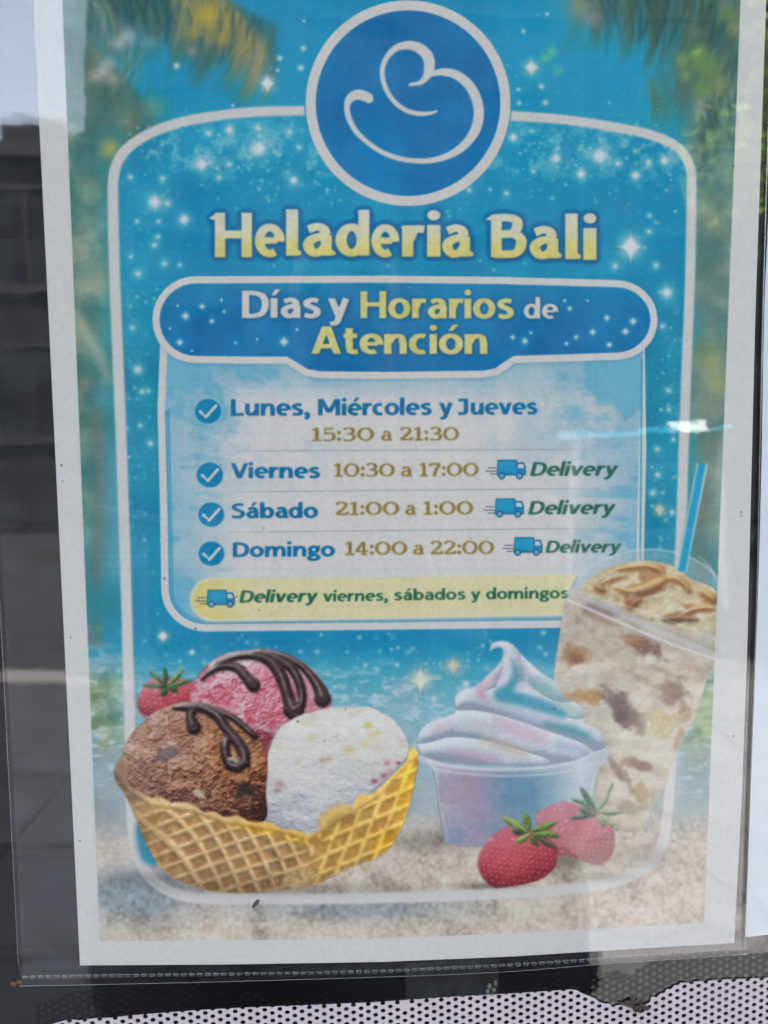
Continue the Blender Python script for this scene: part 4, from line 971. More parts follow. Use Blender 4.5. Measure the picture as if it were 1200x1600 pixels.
def finish():
    g = np.random.RandomState(99)
    lum = (IMG@np.array([.3,.59,.11],np.float32))[...,None]
    d_ = IMG-lum; blueish = np.clip((IMG[...,2:3]-IMG[...,0:1])/90., 0, 1)
    IMG[:] = lum+d_*(.94+.30*blueish); IMG[..., 1] += 1*blueish[..., 0]; IMG[..., 2] -= 14*blueish[..., 0]; IMG[:] = np.clip(IMG, 3, 255)
    a = blur(IMG, 1.0)
    IMG[:] = a*.35+IMG*.65
    # toner grain and the faint banding of a cheap colour laser
    n = g.randn(CH, CW).astype(np.float32)
    n = n*.5+blur(n,1)*2.2
    IMG[:] += n[...,None]*col(3.0,2.4,2.6)
    band = np.repeat(g.randn(CH//3+1,1),3,0)[:CH]*.9
    IMG[:] += band[...,None]
    vb = fbm(4,CW,14,701,2)[1]
    IMG[:] += ((vb-.5)*5)[None,:,None]
    # plain margins of the sheet
    X = ((np.arange(CW)+.5)/S)[None,:]; Y = ((np.arange(CH)+.5)/S+Y0)[:,None]
    sd = np.minimum.reduce([X-(97.5+.0398*Y), (1157-.0395*Y+.000010*(Y-700)**2*0)-X, (np.interp(X,[150,600,800,1100],[1471,1466.5,1458,1442]))-Y])
    PR = np.clip(sd*S*.8+.5,0,1)
    paper = col(214,210,203)+(blur(n,2)*4)[...,None]
    IMG[:] = IMG*PR[...,None]+paper*(1-PR[...,None])
    r = np.random.RandomState(21)
    for (x,y,q) in [(192/2,400+327,1.5),(98,752,1),(221/2,996,1),(250/2,1314,1.1),(257,904,1.5),(611/2,982,1.6),(478/2,996,1),(450,808,1),(412,825,1),(345,726,1),(931/2,1127,1.6),(540,1108,1),(866,1107,1.4),(1017,620,1),(1146,260,1.5),(1158,800,1.3),(1158,806,1),(1146,1470-320,1.1),(370,932,1.2),(405,953,1),(507,1157,1)]:
        glow(x,y,q,(40,36,36),.9,1.0)

def paint_all():
    scenery(); frames(); logo(); title(); lettering(); icons(); berries(); milkshake(); scoops(); softserve(); berries2(); finish()
# ------------------------------------------------------------------ the shop front (setting)
M_wall = plain('plaster', (.42,.40,.37), .8, .2, .12, bump=.3, scale=30)
M_pave = plain('paving', (.15,.145,.14), .85, .2, .2, bump=.2, scale=3)
M_joint = plain('paving_joint', (.10,.095,.09), .9, .1)
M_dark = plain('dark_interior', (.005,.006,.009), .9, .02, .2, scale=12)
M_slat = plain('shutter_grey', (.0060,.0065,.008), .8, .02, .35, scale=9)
M_frame = plain('black_frame', (.015,.016,.018), .35, .5)

M_road = plain('asphalt', (.012,.012,.013), .9, .2, .3, scale=30, bump=.2)
rd = MB().box(-60,-60,-.16, 60,-4.6,-.12).build('road', M_road); tag(rd, kind='structure')
g = MB().box(-60,-4.6,-.14, 60,8,0).build('pavement', M_joint); tag(g, kind='structure')
# paving slabs proud of their bed, near the shop where they can be told apart in the glass
slab_me = None
for i in range(-6, 6):
    for j in range(0, 7):
        if slab_me is None:
            o = MB().box(.006,-.594,0, .594,-.006,.012).build('paving_slab', M_pave, g); slab_me = o.data; continue_first = True
        else:
            o = bpy.data.objects.new('paving_slab', slab_me); COL.objects.link(o); o.parent = g
        o.location = (i*.6, -.02-j*.6, 0.001)
w = MB(); w.box(-9,.02,0, -.62,.34,9.7); w.box(.62,.02,0, 4,.34,2.7); w.box(-.62,.02,0,.62,.34,.72); w.box(-.62,.02,2.1,.62,.34,2.7)  # left part made extra tall so its shadow darkens the pavement there
sw = w.build('shop_wall', M_wall)
aw = MB(); aw.box(-1.3,-.45,2.34, 1.3,.02,2.40); aw.box(-1.3,-.47,2.26, 1.3,-.45,2.41)  # unseen canopy, added to hold back sky light from the poster
awn = aw.build('added_awning', plain('added_awning_cloth', (.10,.11,.13), .8, .1)); tag(awn, 'dark canopy added out of view above the window to cut sky light', 'added_awning'); tag(sw, kind='structure')
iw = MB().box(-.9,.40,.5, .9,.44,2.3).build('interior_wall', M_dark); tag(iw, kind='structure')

win = empty('shop_window', (0,0,.72), 'large clear shop window pane behind the taped ice cream poster', 'window')
M_glass = film('window_glass', .042, .004, rough=0, scale=8, dirt=.004)
GF = .0014
gp = MB().box(-.60,GF,.75, .60,GF+.0064,2.07).build('glass_pane', M_glass, win)
fr = MB(); fr.box(-.62,-.01,.72,-.59,.05,2.10); fr.box(.59,-.01,.72,.62,.05,2.10); fr.box(-.59,-.01,.72,.59,.05,.76); fr.box(-.59,-.01,2.06,.59,.05,2.10)
fr.build('window_frame', M_frame, win)

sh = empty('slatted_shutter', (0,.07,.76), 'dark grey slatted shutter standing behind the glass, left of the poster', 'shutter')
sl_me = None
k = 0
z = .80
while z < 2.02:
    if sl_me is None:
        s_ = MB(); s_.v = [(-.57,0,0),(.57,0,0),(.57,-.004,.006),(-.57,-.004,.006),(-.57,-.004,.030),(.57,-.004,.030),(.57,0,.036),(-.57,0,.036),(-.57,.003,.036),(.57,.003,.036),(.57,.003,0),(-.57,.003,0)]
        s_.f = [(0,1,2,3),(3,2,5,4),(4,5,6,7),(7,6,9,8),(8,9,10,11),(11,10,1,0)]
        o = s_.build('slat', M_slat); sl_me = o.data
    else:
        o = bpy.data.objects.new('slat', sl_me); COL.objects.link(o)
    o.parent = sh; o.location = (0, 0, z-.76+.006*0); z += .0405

# ------------------------------------------------------------------ the printed poster
exec_print = paint_all()
# the sheet painted in image pixels, squared up: texels now run evenly in millimetres over the paper
RX0, RX1, RZ0, RZ1 = -.092, .132, -.136, .172
CW2, CH2 = 1400, 1925
_gx = RX0+(np.arange(CW2)+.5)/CW2*(RX1-RX0); _gy = RZ0+(np.arange(CH2)+.5)/CH2*(RZ1-RZ0)
_px, _py = np.meshgrid(_gx, _gy)
_q = _px[..., None]*_h+_py[..., None]*_v+CAM_D*_n
_sx = (_q[..., 0]/_q[..., 2]*1200+600)*S-.5; _sy = (_q[..., 1]/_q[..., 2]*1200+800-Y0)*S-.5
_sx = np.clip(_sx, 0, CW-1.01); _sy = np.clip(_sy, 0, CH-1.01); _i = _sx.astype(int); _j = _sy.astype(int); _f = (_sx-_i)[..., None]; _g = (_sy-_j)[..., None]
RECT = (IMG[_j, _i]*(1-_f)+IMG[_j, _i+1]*_f)*(1-_g)+(IMG[_j+1, _i]*(1-_f)+IMG[_j+1, _i+1]*_f)*_g
a = np.ones((CH2, CW2, 4), np.float32); a[..., :3] = np.clip(RECT/255, 0, 1)[::-1]
img = bpy.data.images.new('poster_print', CW2, CH2, alpha=False, float_buffer=False)
img.pixels.foreach_set(a.ravel()); img.update(); img.pack()
m, n, l = new_mat('laser_print')
it = n.new('ShaderNodeTexImage'); it.image = img; it.interpolation = 'Cubic'; it.extension = 'EXTEND'
uvn = n.new('ShaderNodeUVMap'); uvn.uv_map = 'UVMap'; l.new(uvn.outputs[0], it.inputs[0])
b = n.new('ShaderNodeBsdfPrincipled'); b.inputs['Roughness'].default_value = .5; b.inputs['Specular IOR Level'].default_value = .08
tc = n.new('ShaderNodeTexCoord'); tn = n.new('ShaderNodeTexNoise'); tn.inputs['Scale'].default_value = 900; tn.inputs['Detail'].default_value = 3
l.new(tc.outputs['Object'], tn.inputs['Vector'])
hs = n.new('ShaderNodeMapRange'); hs.inputs['To Min'].default_value = .93; hs.inputs['To Max'].default_value = 1.09; l.new(tn.outputs['Fac'], hs.inputs['Value'])
mu = n.new('ShaderNodeMix'); mu.data_type = 'RGBA'; mu.blend_type = 'MULTIPLY'; mu.inputs[0].default_value = 1
l.new(it.outputs[0], mu.inputs[6]); l.new(hs.outputs[0], mu.inputs[7]); l.new(mu.outputs[2], b.inputs['Base Color'])
o_ = n.new('ShaderNodeOutputMaterial'); l.new(b.outputs[0], o_.inputs[0])
M_print = m

def uvof(x, y):
    p = on_plane(x, y); return ((p.x-RX0)/(RX1-RX0), 1-((EYE-p.z)-RZ0)/(RZ1-RZ0))
PB = on_plane(637, 1500)
poster = empty('poster', (PB.x, 0, PB.z), 'blue ice cream shop poster with opening hours and ice cream pictures, in a clear sleeve', 'poster')

def sheet_grid(name, L, Rr, T, B, nx, ny, depth, mat, parent, wave=None, uv=True):
    """a rectangular sheet whose four edges are given as functions of the image coordinates"""
    V_, U_, F_ = [], [], []
    for j in range(ny+1):
        t = j/ny
        for i in range(nx+1):
            s_ = i/nx
            y = T+(B(600)-T)*t
            x = L(y)+(Rr(y)-L(y))*s_
            y = T+(B(x)-T)*t
            x = L(y)+(Rr(y)-L(y))*s_
            d = depth+(wave(x, y) if wave else 0)
            V_.append(on_plane(x, y, d)); U_.append(uvof(x, y))
    for j in range(ny):
        for i in range(nx):
            k = j*(nx+1)+i; F_.append((k, k+nx+1, k+nx+2, k+1))
    return mesh_obj(name, V_, F_, mat, parent, uv=U_ if uv else None, smooth=bool(wave))

pap_L = lambda y: 52+.0484*y
pap_R = lambda y: float(np.interp(y, [-80,0,500,1000,1250,1400,1474,1520],[1199.5,1197,1180,1168,1159,1151,1147,1145]))
pap_B = lambda x: float(np.interp(x, [100,125,350,600,800,1000,1147,1160],[1508.8,1508.5,1507,1503,1494.5,1482,1473.5,1473]))
pp = sheet_grid('paper_sheet', pap_L, pap_R, -47, pap_B, 60, 84, 0, M_print, poster)
so = pp.modifiers.new('thickness', 'SOLIDIFY'); so.thickness = .0001; so.offset = -1

def piece(name, polys, lev, parent, label=None, clip=None):
    """a printed motif as its own thin piece: union of outlines, triangulated, on the paper"""
    polys = [np.asarray(p, float)[:, :2] for p in polys]
    V_, F_, n0 = [], [], 0
    for p in polys:
        if area(p) < 0: p = p[::-1]
        if abs(area(p)) < .02: continue
        V_ += [Vector((float(x), float(y))) for x, y in p]; F_.append(list(range(n0, n0+len(p)))); n0 += len(p)
    vo, eo, fo, ov, oe, of = delaunay_2d_cdt(V_, [], F_, 0, 1e-4)
    fs = [f for f, o in zip(fo, of) if o]
    if not fs: return None
    used = sorted({i for f in fs for i in f}); mp = {i: k for k, i in enumerate(used)}
    vs = [on_plane(vo[i].x, vo[i].y, .00004*lev) for i in used]; us = [uvof(vo[i].x, vo[i].y) for i in used]
    o = mesh_obj(name, vs, [tuple(mp[i] for i in f)[::-1] for f in fs], M_print, parent, uv=us)
    # face the street
    me = o.data
    bm = bmesh.new(); bm.from_mesh(me)
    for f in bm.faces:
        f.normal_update()
        if f.normal.y > 0: f.normal_flip()
    bm.to_mesh(me); bm.free()
    if label: o['label'] = label
    return o

pic = [(97.5+.0398*y, y) for y in (-44,700,1471)]+[(350,1469),(600,1466.5),(800,1458),(1100,1442)]+[(1157-.0395*y, y) for y in (700,-44)]
piece('printed_scenery', [np.array(pic)], 1, poster)
piece('frame_line', PARTS['frame_line'], 2, poster, 'white line framing the poster picture')
bd = piece('logo_badge', [disc(637.5,161.5,160,72,160.8)], 3, poster, 'round blue badge with white rim and swirl emblem')
piece('emblem', PARTS['emblem'], 4, bd)
tb = piece('title_outline', PARTS['title_outline'], 2.6, poster, 'dark blue outline round the yellow shop title')
for L in PARTS['title']: piece('letter', L, 4, tb)
sp = piece('schedule_panel', [off(PANEL,5)], 2.3, poster, 'pale blue panel listing days and opening hours')
for c_ in PARTS['checks']: piece('check_badge', c_, 3.2, sp)
for L in PARTS['days']: piece('day_lettering', flat(L), 3.2, sp)
for L in PARTS['hours']: piece('hours_lettering', flat(L), 3.2, sp)
for L in PARTS['delivery']: piece('delivery_lettering', flat(L), 3.2, sp)
for L in PARTS['trucks'][:3]: piece('truck_icon', L, 3.2, sp)
hp = piece('heading_panel', [off(PILL,5.5)], 3.6, poster, 'rounded blue heading panel with white rim')
for L in PARTS['heading']: piece('letter', L, 4.4, hp)
dbn = piece('delivery_banner', [off(BANNER,1)], 3.0, poster, 'pale yellow banner about delivery days')
piece('delivery_lettering', flat(PARTS['banner']), 3.8, dbn); piece('truck_icon', PARTS['trucks'][3], 3.8, dbn)
mk = piece('milkshake_cup', PARTS['shake'], 4.2, poster, 'tall clear cup of caramel milkshake'); piece('straw', PARTS['straw'], 4.8, mk); piece('caramel_sauce', PARTS['caramel_sauce'], 4.8, mk)
b1 = piece('strawberry', PARTS['berry_back'], 4.2, poster, 'strawberry peeping out behind the scoops'); piece('leaves', PARTS['leaves_back'], 4.6, b1)
s1 = piece('ice_cream_scoop', PARTS['scoop_pink'], 4.8, poster, 'pink scoop'); piece('chocolate_sauce', PARTS['sauce_pink'], 5.2, s1)
s2 = piece('ice_cream_scoop', PARTS['scoop_white'], 5.5, poster, 'white vanilla scoop')
s3 = piece('ice_cream_scoop', PARTS['scoop_choc'], 5.8, poster, 'brown chocolate scoop'); piece('chocolate_sauce', PARTS['sauce_choc'], 6.2, s3)
piece('waffle_bowl', PARTS['waffle'], 6.6, poster, 'golden waffle bowl')
cp = piece('clear_cup', PARTS['cup'], 5.2, poster, 'short clear cup'); piece('soft_serve', PARTS['swirl'], 4.8, cp)
b2 = piece('strawberry', PARTS['berry_mid'], 6.0, poster, 'pale strawberry in front of the cup'); piece('leaves', PARTS['leaves_mid'], 6.4, b2)
b3 = piece('strawberry', PARTS['berry_front'], 6.8, poster, 'front red strawberry'); piece('leaves', PARTS['leaves_front'], 7.2, b3)
def star_poly(x, y, r, asp=1.25):
    P = []
    for k in range(4):
        t = k*math.pi/2; P.append((x+r*math.cos(t), y+r*asp*math.sin(t))); t += math.pi/4; P.append((x+r*.3*math.cos(t), y+r*.3*math.sin(t)))
    return [np.array(P)]
for (x,y,r) in [(418,131,20),(830,106,19),(985,386,31),(255,994,14),(657,1062,28),(708,1040,22),(1030,796,16),(444,534,13)]:
    piece('sparkle', star_poly(x,y,r), 4.6, poster)

# ------------------------------------------------------------------ the clear sleeve round the poster
M_sleeve = film('sleeve_plastic', .062, .008, (.75,.78,.78), .012, 90, bump=.06, dirt=.012)
M_seam = film('seam_plastic', .08, .09, (.7,.72,.72), .15, 300)
slv = empty('plastic_sleeve', (PB.x, 0, on_plane(600,1520).z), 'clear plastic sleeve holding the blue ice cream poster', 'sleeve')
slv_L = lambda y: -43+.0507*y
slv_R = lambda y: float(np.interp(y, [-80,0,500,900,1250,1480,1540],[1203,1200,1186,1178,1167,1160,1158]))
slv_B = lambda x: float(np.interp(x, [-50,35,300,550,700,800,933,1165,1250],[1535,1533.5,1528,1521,1516,1511,1500,1484,1479]))
def bump2(x, y, cx, cy, rx, ry, ang=0):
    t = math.radians(ang); u = ((x-cx)*math.cos(t)+(y-cy)*math.sin(t))/rx; v = (-(x-cx)*math.sin(t)+(y-cy)*math.cos(t))/ry
    return math.exp(-u*u-v*v)
def wave(x, y):
    k_ = .35+.65*min(1, max(0, (y-900)/500))
    h = k_*.00020*math.sin(x*.011+1.3*math.sin(y*.004)+.5)+k_*.00014*math.sin(y*.009+1.1*math.sin(x*.006)+2)
    h += k_*.00002*math.sin(x*.045+y*.012)+k_*.000012*math.sin(y*.05-x*.017+1)
    # crease at the left with a steep lower lip
    if 140 < x < 380 and 760 < y < 860:
        t = (x-150)/215.; top = 776+6*t; bot = 784+44*max(0, min(1, t)); 
        if 0 < t < 1 and top < y < bot+6:
            u = (y-top)/(bot-top); a_ = min(t*5, 1)*min((1-t)*8, 1)
            h += a_*.0016*(min(u, 1)*(bot-top)/44 if u < 1 else (bot-top)/44*max(0, 1-(y-bot)/6))
    return h
fs_ = sheet_grid('front_sheet', slv_L, slv_R, -60, slv_B, 300, 380, .0020, M_sleeve, slv, wave)
bs_ = sheet_grid('back_sheet', slv_L, slv_R, -60, slv_B, 12, 16, -.0007, M_sleeve, slv)
sv, sf = [], []
x = 44.
while x < 1160:
    yy = float(np.interp(x, [40,140,400,500,600,700,800,933,1165],[1517.5,1515.5,1512.5,1511,1508.5,1503.5,1499,1490,1475]))
    n0 = len(sv); wd = 4.6; hh = 2.2
    ring = [(-wd,-hh*.4),(-wd*.7,-hh),(wd*.7,-hh),(wd,-hh*.4),(wd,hh*.4),(wd*.7,hh),(-wd*.7,hh),(-wd,hh*.4)]
    for sc_, dp in ((1,.0026),(.72,.0031),(.5,.0027)):
        sv += [on_plane(x+q[0]*sc_, yy+q[1]*sc_, dp) for q in ring]
    for r_ in range(2):
        for k in range(8): sf.append((n0+r_*8+k, n0+r_*8+(k+1)%8, n0+(r_+1)*8+(k+1)%8, n0+(r_+1)*8+k))
    x += 12.3
se = mesh_obj('weld_seam', sv, sf, M_seam, slv, smooth=True); se['kind'] = 'stuff'
# thin bright rim along the sleeve's cut edges
def rim(name, pts, r=.00010):
    return MB().tube([on_plane(x_, y_, .0021) for x_, y_ in pts], r, 6).build(name, M_rim, slv, True)
M_rim = film('sleeve_rim', .12, .10, (.8,.82,.84), .08, 200)
rim('sleeve_edge', [(x_, slv_B(x_)) for x_ in range(35, 1166, 25)])
rim('sleeve_edge', [(slv_L(y_), y_) for y_ in range(-60, 1540, 40)])
rim('sleeve_edge', [(slv_R(y_), y_) for y_ in range(-60, 1490, 40)], .00016)

# ------------------------------------------------------------------ the second notice at the right
M_white = plain('notice_paper', (.74,.76,.80), .6, .2, .02, scale=120)
nt_L = lambda y: float(np.interp(y, [-80,300,500,700,850,1000,1400,1462,1500],[1216,1201,1192.5,1189.5,1186,1181,1166,1163.5,1162]))
ntc = empty('white_notice', (on_plane(1300,1462).x, 0, on_plane(1300,1462).z), 'plain white paper notice taped right of the blue poster, mostly cut off', 'notice')
q = sheet_grid('notice_sheet', nt_L, lambda y: nt_L(y)+1060, -47, lambda x: 1463-.11*(x-1163), 14, 20, .0004, M_white, ntc)
so = q.modifiers.new('thickness', 'SOLIDIFY'); so.thickness = .0001; so.offset = -1
q2 = sheet_grid('clear_cover', lambda y: nt_L(y)-4, lambda y: nt_L(y)+1075, -50, lambda x: 1486-.11*(x-1163), 40, 60, .0014, M_sleeve, ntc, lambda x, y: .0003*math.sin(x*.02+y*.006))

# ------------------------------------------------------------------ perforated film on the lower glass
def film_back():
    m, n, l = new_mat('perforated_film')
    g_ = n.new('ShaderNodeNewGeometry'); d1 = n.new('ShaderNodeBsdfPrincipled'); d1.inputs['Base Color'].default_value = (.74,.66,.68,1); d1.inputs['Roughness'].default_value = .5
    tc = n.new('ShaderNodeTexCoord'); t = n.new('ShaderNodeTexNoise'); t.inputs['Scale'].default_value = 60; t.inputs['Detail'].default_value = 9; t.inputs['Roughness'].default_value = .75; l.new(tc.outputs['Object'], t.inputs[0])
    r = n.new('ShaderNodeValToRGB'); r.color_ramp.elements[0].color = (.46,.39,.40,1); r.color_ramp.elements[1].color = (.72,.61,.62,1); l.new(t.outputs['Fac'], r.inputs[0]); l.new(r.outputs[0], d1.inputs['Base Color'])
    d2 = n.new('ShaderNodeBsdfDiffuse'); d2.inputs['Color'].default_value = (.01,.01,.012,1)
    mx = n.new('ShaderNodeMixShader'); o = n.new('ShaderNodeOutputMaterial')
    l.new(g_.outputs['Backfacing'], mx.inputs[0]); l.new(d1.outputs[0], mx.inputs[1]); l.new(d2.outputs[0], mx.inputs[2]); l.new(mx.outputs[0], o.inputs[0]); return m
TEAR = [(86,1602),(100,1598),(108,1596.5),(122,1598),(135,1596),(150,1594.5),(170,1594),(207,1590),(250,1586.5),(300,1582.5),(350,1579.5),(400,1577),(460,1575),(517,1572.5),(587,1569.5),(640,1565.5),(700,1561.5),(750,1558.5),(797,1556),(850,1552.5),(893,1549.5),(902,1550.5),(912,1556),(923,1560),(932,1563.5),(936,1568),(943,1570.5),(952,1571),(960,1576),(969,1573.5),(980,1574.5),(990,1573.5),(997,1580),(1005,1576),(1013,1572),(1018,1569),(1019,1561.5),(1030,1559),(1040,1551.5),(1052,1546),(1063,1538.5),(1075,1539),(1087,1537),(1105,1536),(1127,1534),(1160,1533),(1200,1531),(1260,1527)]
PF = .0006-.0014
def perforated():
    out = [on_plane(x, y) for x, y in TEAR]
    P = [(v.x, v.z) for v in out]; zb = on_plane(600,1600).z-.045
    ol = P+[(P[-1][0], zb), (P[0][0]-.012, zb), (P[0][0]-.012, P[0][1]-.004)]
    ol = np.array(ol)
    o0 = on_plane(803.3, 1559.3); e = on_plane(893.3, 1554.3)
    ux = (e-o0)/4.0; pitch = math.hypot(ux.x, ux.z); ang = math.atan2(ux.z, ux.x)
    py = .00258
    V_ = [Vector((float(a), float(b))) for a, b in ol]; E_ = [(i, (i+1) % len(ol)) for i in range(len(ol))]
    cs = []
    ca, sa = math.cos(ang), math.sin(ang)
    for j in range(-22, 6):
        for i in range(-46, 30):
            for hf in (0, 1):
                a = (i+.5*hf)*pitch; b = (j+.5*hf)*py
                x = o0.x+a*ca-b*sa; z = o0.z+a*sa+b*ca
                if x < ol[:,0].min()-.002 or x > ol[:,0].max()-.001 or z < zb+.0015: continue
                ti = float(np.interp(x, [p[0] for p in P], [p[1] for p in P]))
                if z > ti+.0012: continue
                cs.append((x, z))
    rr = .00080
    _r = random.Random(4); cs = [c for c in cs if _r.random() > .012]      # a few holes are clogged
    cs = [(x+_r.uniform(-.00005,.00005), z+_r.uniform(-.00005,.00005)) for x, z in cs]
    for x, z in cs:
        k0 = len(V_); 
        V_ += [Vector((x+rr*1.05*math.cos(t), z+rr*.97*math.sin(t))) for t in [2*math.pi*k/12+.13 for k in range(12)]]
        E_ += [(k0+k, k0+(k+1) % 12) for k in range(12)]
    vo, eo, fo, *_ = delaunay_2d_cdt(V_, E_, [], 0, 1e-7)
    vo = np.array([(v.x, v.y) for v in vo]); F = np.array(fo)
    c = vo[F].mean(1)
    # inside the outline?
    ins = np.zeros(len(c), bool)
    for i in range(len(ol)):
        x1, y1 = ol[i]; x2, y2 = ol[(i+1) % len(ol)]
        cr_ = ((y1 > c[:,1]) != (y2 > c[:,1])); xi = (x2-x1)*(c[:,1]-y1)/(y2-y1+1e-12)+x1
        ins ^= cr_ & (c[:,0] < xi)
    ce = np.array(cs)
    keep = []
    for k0 in range(0, len(c), 4000):
        d = ((c[k0:k0+4000,None,0]-ce[None,:,0])/1.05)**2+((c[k0:k0+4000,None,1]-ce[None,:,1])/.97)**2
        keep.append(d.min(1) > (rr*.97)**2)
    F = F[ins & np.concatenate(keep)]
    used = np.unique(F); mp = np.full(len(vo), -1); mp[used] = np.arange(len(used))
    o = mesh_obj('perforated_film', [(a, -PF*-1, b) for a, b in vo[used]], [tuple(mp[f]) for f in F], film_back())
    bm = bmesh.new(); bm.from_mesh(o.data)
    for f in bm.faces:
        f.normal_update()
        if f.normal.y > 0: f.normal_flip()
    bm.to_mesh(o.data); bm.free()
    return o
pf = perforated()
for v in pf.data.vertices: v.co.y = .0008
pf.data.materials.append(plain('film_black_back', (.01,.01,.012), .7, .2)); pf.data.materials.append(plain('film_edge', (.45,.40,.42), .6, .2))
so = pf.modifiers.new('thickness', 'SOLIDIFY'); so.thickness = .0003; so.offset = -1; so.material_offset = 1; so.material_offset_rim = 2
tag(pf, 'white perforated window film with a torn upper edge below the poster', 'window film')

# ------------------------------------------------------------------ small clear tape and bits of dirt
M_tape = film('clear_tape', .09, .035, (.6,.62,.60), .08, 250)
tp = [(634,1508),(742,1498),(781,1495.5),(779,1553),(700,1560.5),(633,1565)]
o = mesh_obj('clear_tape', [on_plane(x_, y_, -.0006) for x_, y_ in tp], [tuple(range(6))[::-1]], M_tape); tag(o, 'strip of clear tape on the glass just below the sleeve', 'tape')

def crumb(name, parts, mat, label, cat, seed, depth=.0026):
    r = random.Random(seed); V_, F_ = [], []
    for (x_, y_, rx, ry, a_) in parts:
        n0 = len(V_); c0 = math.cos(math.radians(a_)); s0 = math.sin(math.radians(a_)); K = 10
        for lev, (sc_, dd) in enumerate(((1,0),(.8,.0005),(.35,.0008))):
            for k in range(K):
                t = 2*math.pi*k/K; q_ = sc_*r.uniform(.75,1.15); u, v_ = rx*q_*math.cos(t), ry*q_*math.sin(t)
                V_.append(on_plane(x_+u*c0-v_*s0, y_+u*s0+v_*c0, depth+dd*min(1, ry/3)*r.uniform(.7,1.2)))
        for L_ in range(2):
            for k in range(K): F_.append((n0+L_*K+k, n0+L_*K+(k+1)%K, n0+(L_+1)*K+(k+1)%K, n0+(L_+1)*K+k))
        F_.append(tuple(n0+2*K+k for k in range(K)))
    o = mesh_obj(name, V_, F_, mat, smooth=True); return tag(o, label, cat)
M_husk = plain('husk_brown', (.09,.062,.035), .6, .3, .5, scale=2500); M_dirt = plain('dirt_brown', (.07,.052,.042), .8, .2, .6, scale=2500)
M_res = plain('glue_residue', (.13,.135,.085), .7, .2, .5, scale=1800); M_rust = plain('rust_orange', (.16,.07,.025), .8, .2, .4, scale=1500)
crumb('seed_husk', [(402,1403,8,3.4,-48),(398,1409,3,1.6,-70)], M_husk, 'tiny brown seed husk stuck on the sleeve over the white frame line', 'husk', 3)
crumb('dirt_clump', [(997,1577,6,4,20),(1003,1574,5,3.4,-20),(993,1581,4,2.6,40),(1010,1577,6,4,10),(1001,1583,4,2,0),(985,1573,8,3,8),(975,1571,7,2,0),(990,1568,10,2.4,4)], M_dirt, 'brown dirt clump in the notch of the torn white film', 'dirt', 4, -.0007)
crumb('glue_residue', [(765,1540,3,5,10),(771,1546,4,3.6,0),(762,1548,3,4,30),(768,1553,4,2,0),(774,1536,2,5,8)], M_res, 'greenish speck of glue residue on the clear tape', 'residue', 5, .0001)
crumb('rust_flake', [(20,1540,7,4,0),(28,1537,5,2.6,20)], M_rust, 'orange brown rust flake at the lower left of the glass', 'flake', 6, -.0008)
# ------------------------------------------------------------------ the street mirrored in the glass
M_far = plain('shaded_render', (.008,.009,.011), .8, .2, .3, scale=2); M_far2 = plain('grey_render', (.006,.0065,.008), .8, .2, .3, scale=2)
M_trim = plain('stone_trim', (.013,.013,.014), .8, .2, .2); M_wgl = plain('dark_window_glass', (.006,.007,.009), .6, .05)
def building(name, x0, x1, y, h, mat, label, cols, rows, base=1.0):
    b_ = empty(name, ((x0+x1)/2, y, 0), label, 'building')
    MB().box(x0, y-6, 0, x1, y, h).build('wall', mat, b_)
    MB().box(x0-.0, y-6.1, h, x1+.0, y+.18, h+.22).build('roof', M_trim, b_)
    cw = (x1-x0)/cols; ch = (h-base)/rows
    fm = pm = None
    for i in range(cols):
        for j in range(rows):
            cx, cz = x0+(i+.5)*cw, base+(j+.5)*ch
            if fm is None:
                f = MB(); a_, c_ = cw*.24, ch*.30
                f.box(-a_-.07,.002,-c_-.07, -a_,.06,c_+.07); f.box(a_,.002,-c_-.07, a_+.07,.06,c_+.07); f.box(-a_,.002,c_, a_,.06,c_+.07); f.box(-a_-.1,.002,-c_-.13, a_+.1,.11,-c_); f.box(-.025,.004,-c_,.025,.045,c_)
                fo_ = f.build('window', M_trim); fm = fo_.data; po_ = MB().box(-a_,.006,-c_, a_,.02,c_).build('pane', M_wgl); pm = po_.data
            else:
                fo_ = bpy.data.objects.new('window', fm); COL.objects.link(fo_); po_ = bpy.data.objects.new('pane', pm); COL.objects.link(po_)
            fo_.parent = b_; fo_.location = (cx-b_.location.x, 0, cz); po_.parent = fo_
    return b_
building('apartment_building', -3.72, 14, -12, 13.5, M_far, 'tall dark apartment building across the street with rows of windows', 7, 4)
building('apartment_building', -16, -3.80, -12.6, 5.85, M_far2, 'low grey building beside the tall one, under open sky', 5, 2)
ch_ = MB().box(-5.6,-14,6.07,-4.6,-13.2,6.6).build('chimney', M_far2, bpy.data.objects['apartment_building.001'])

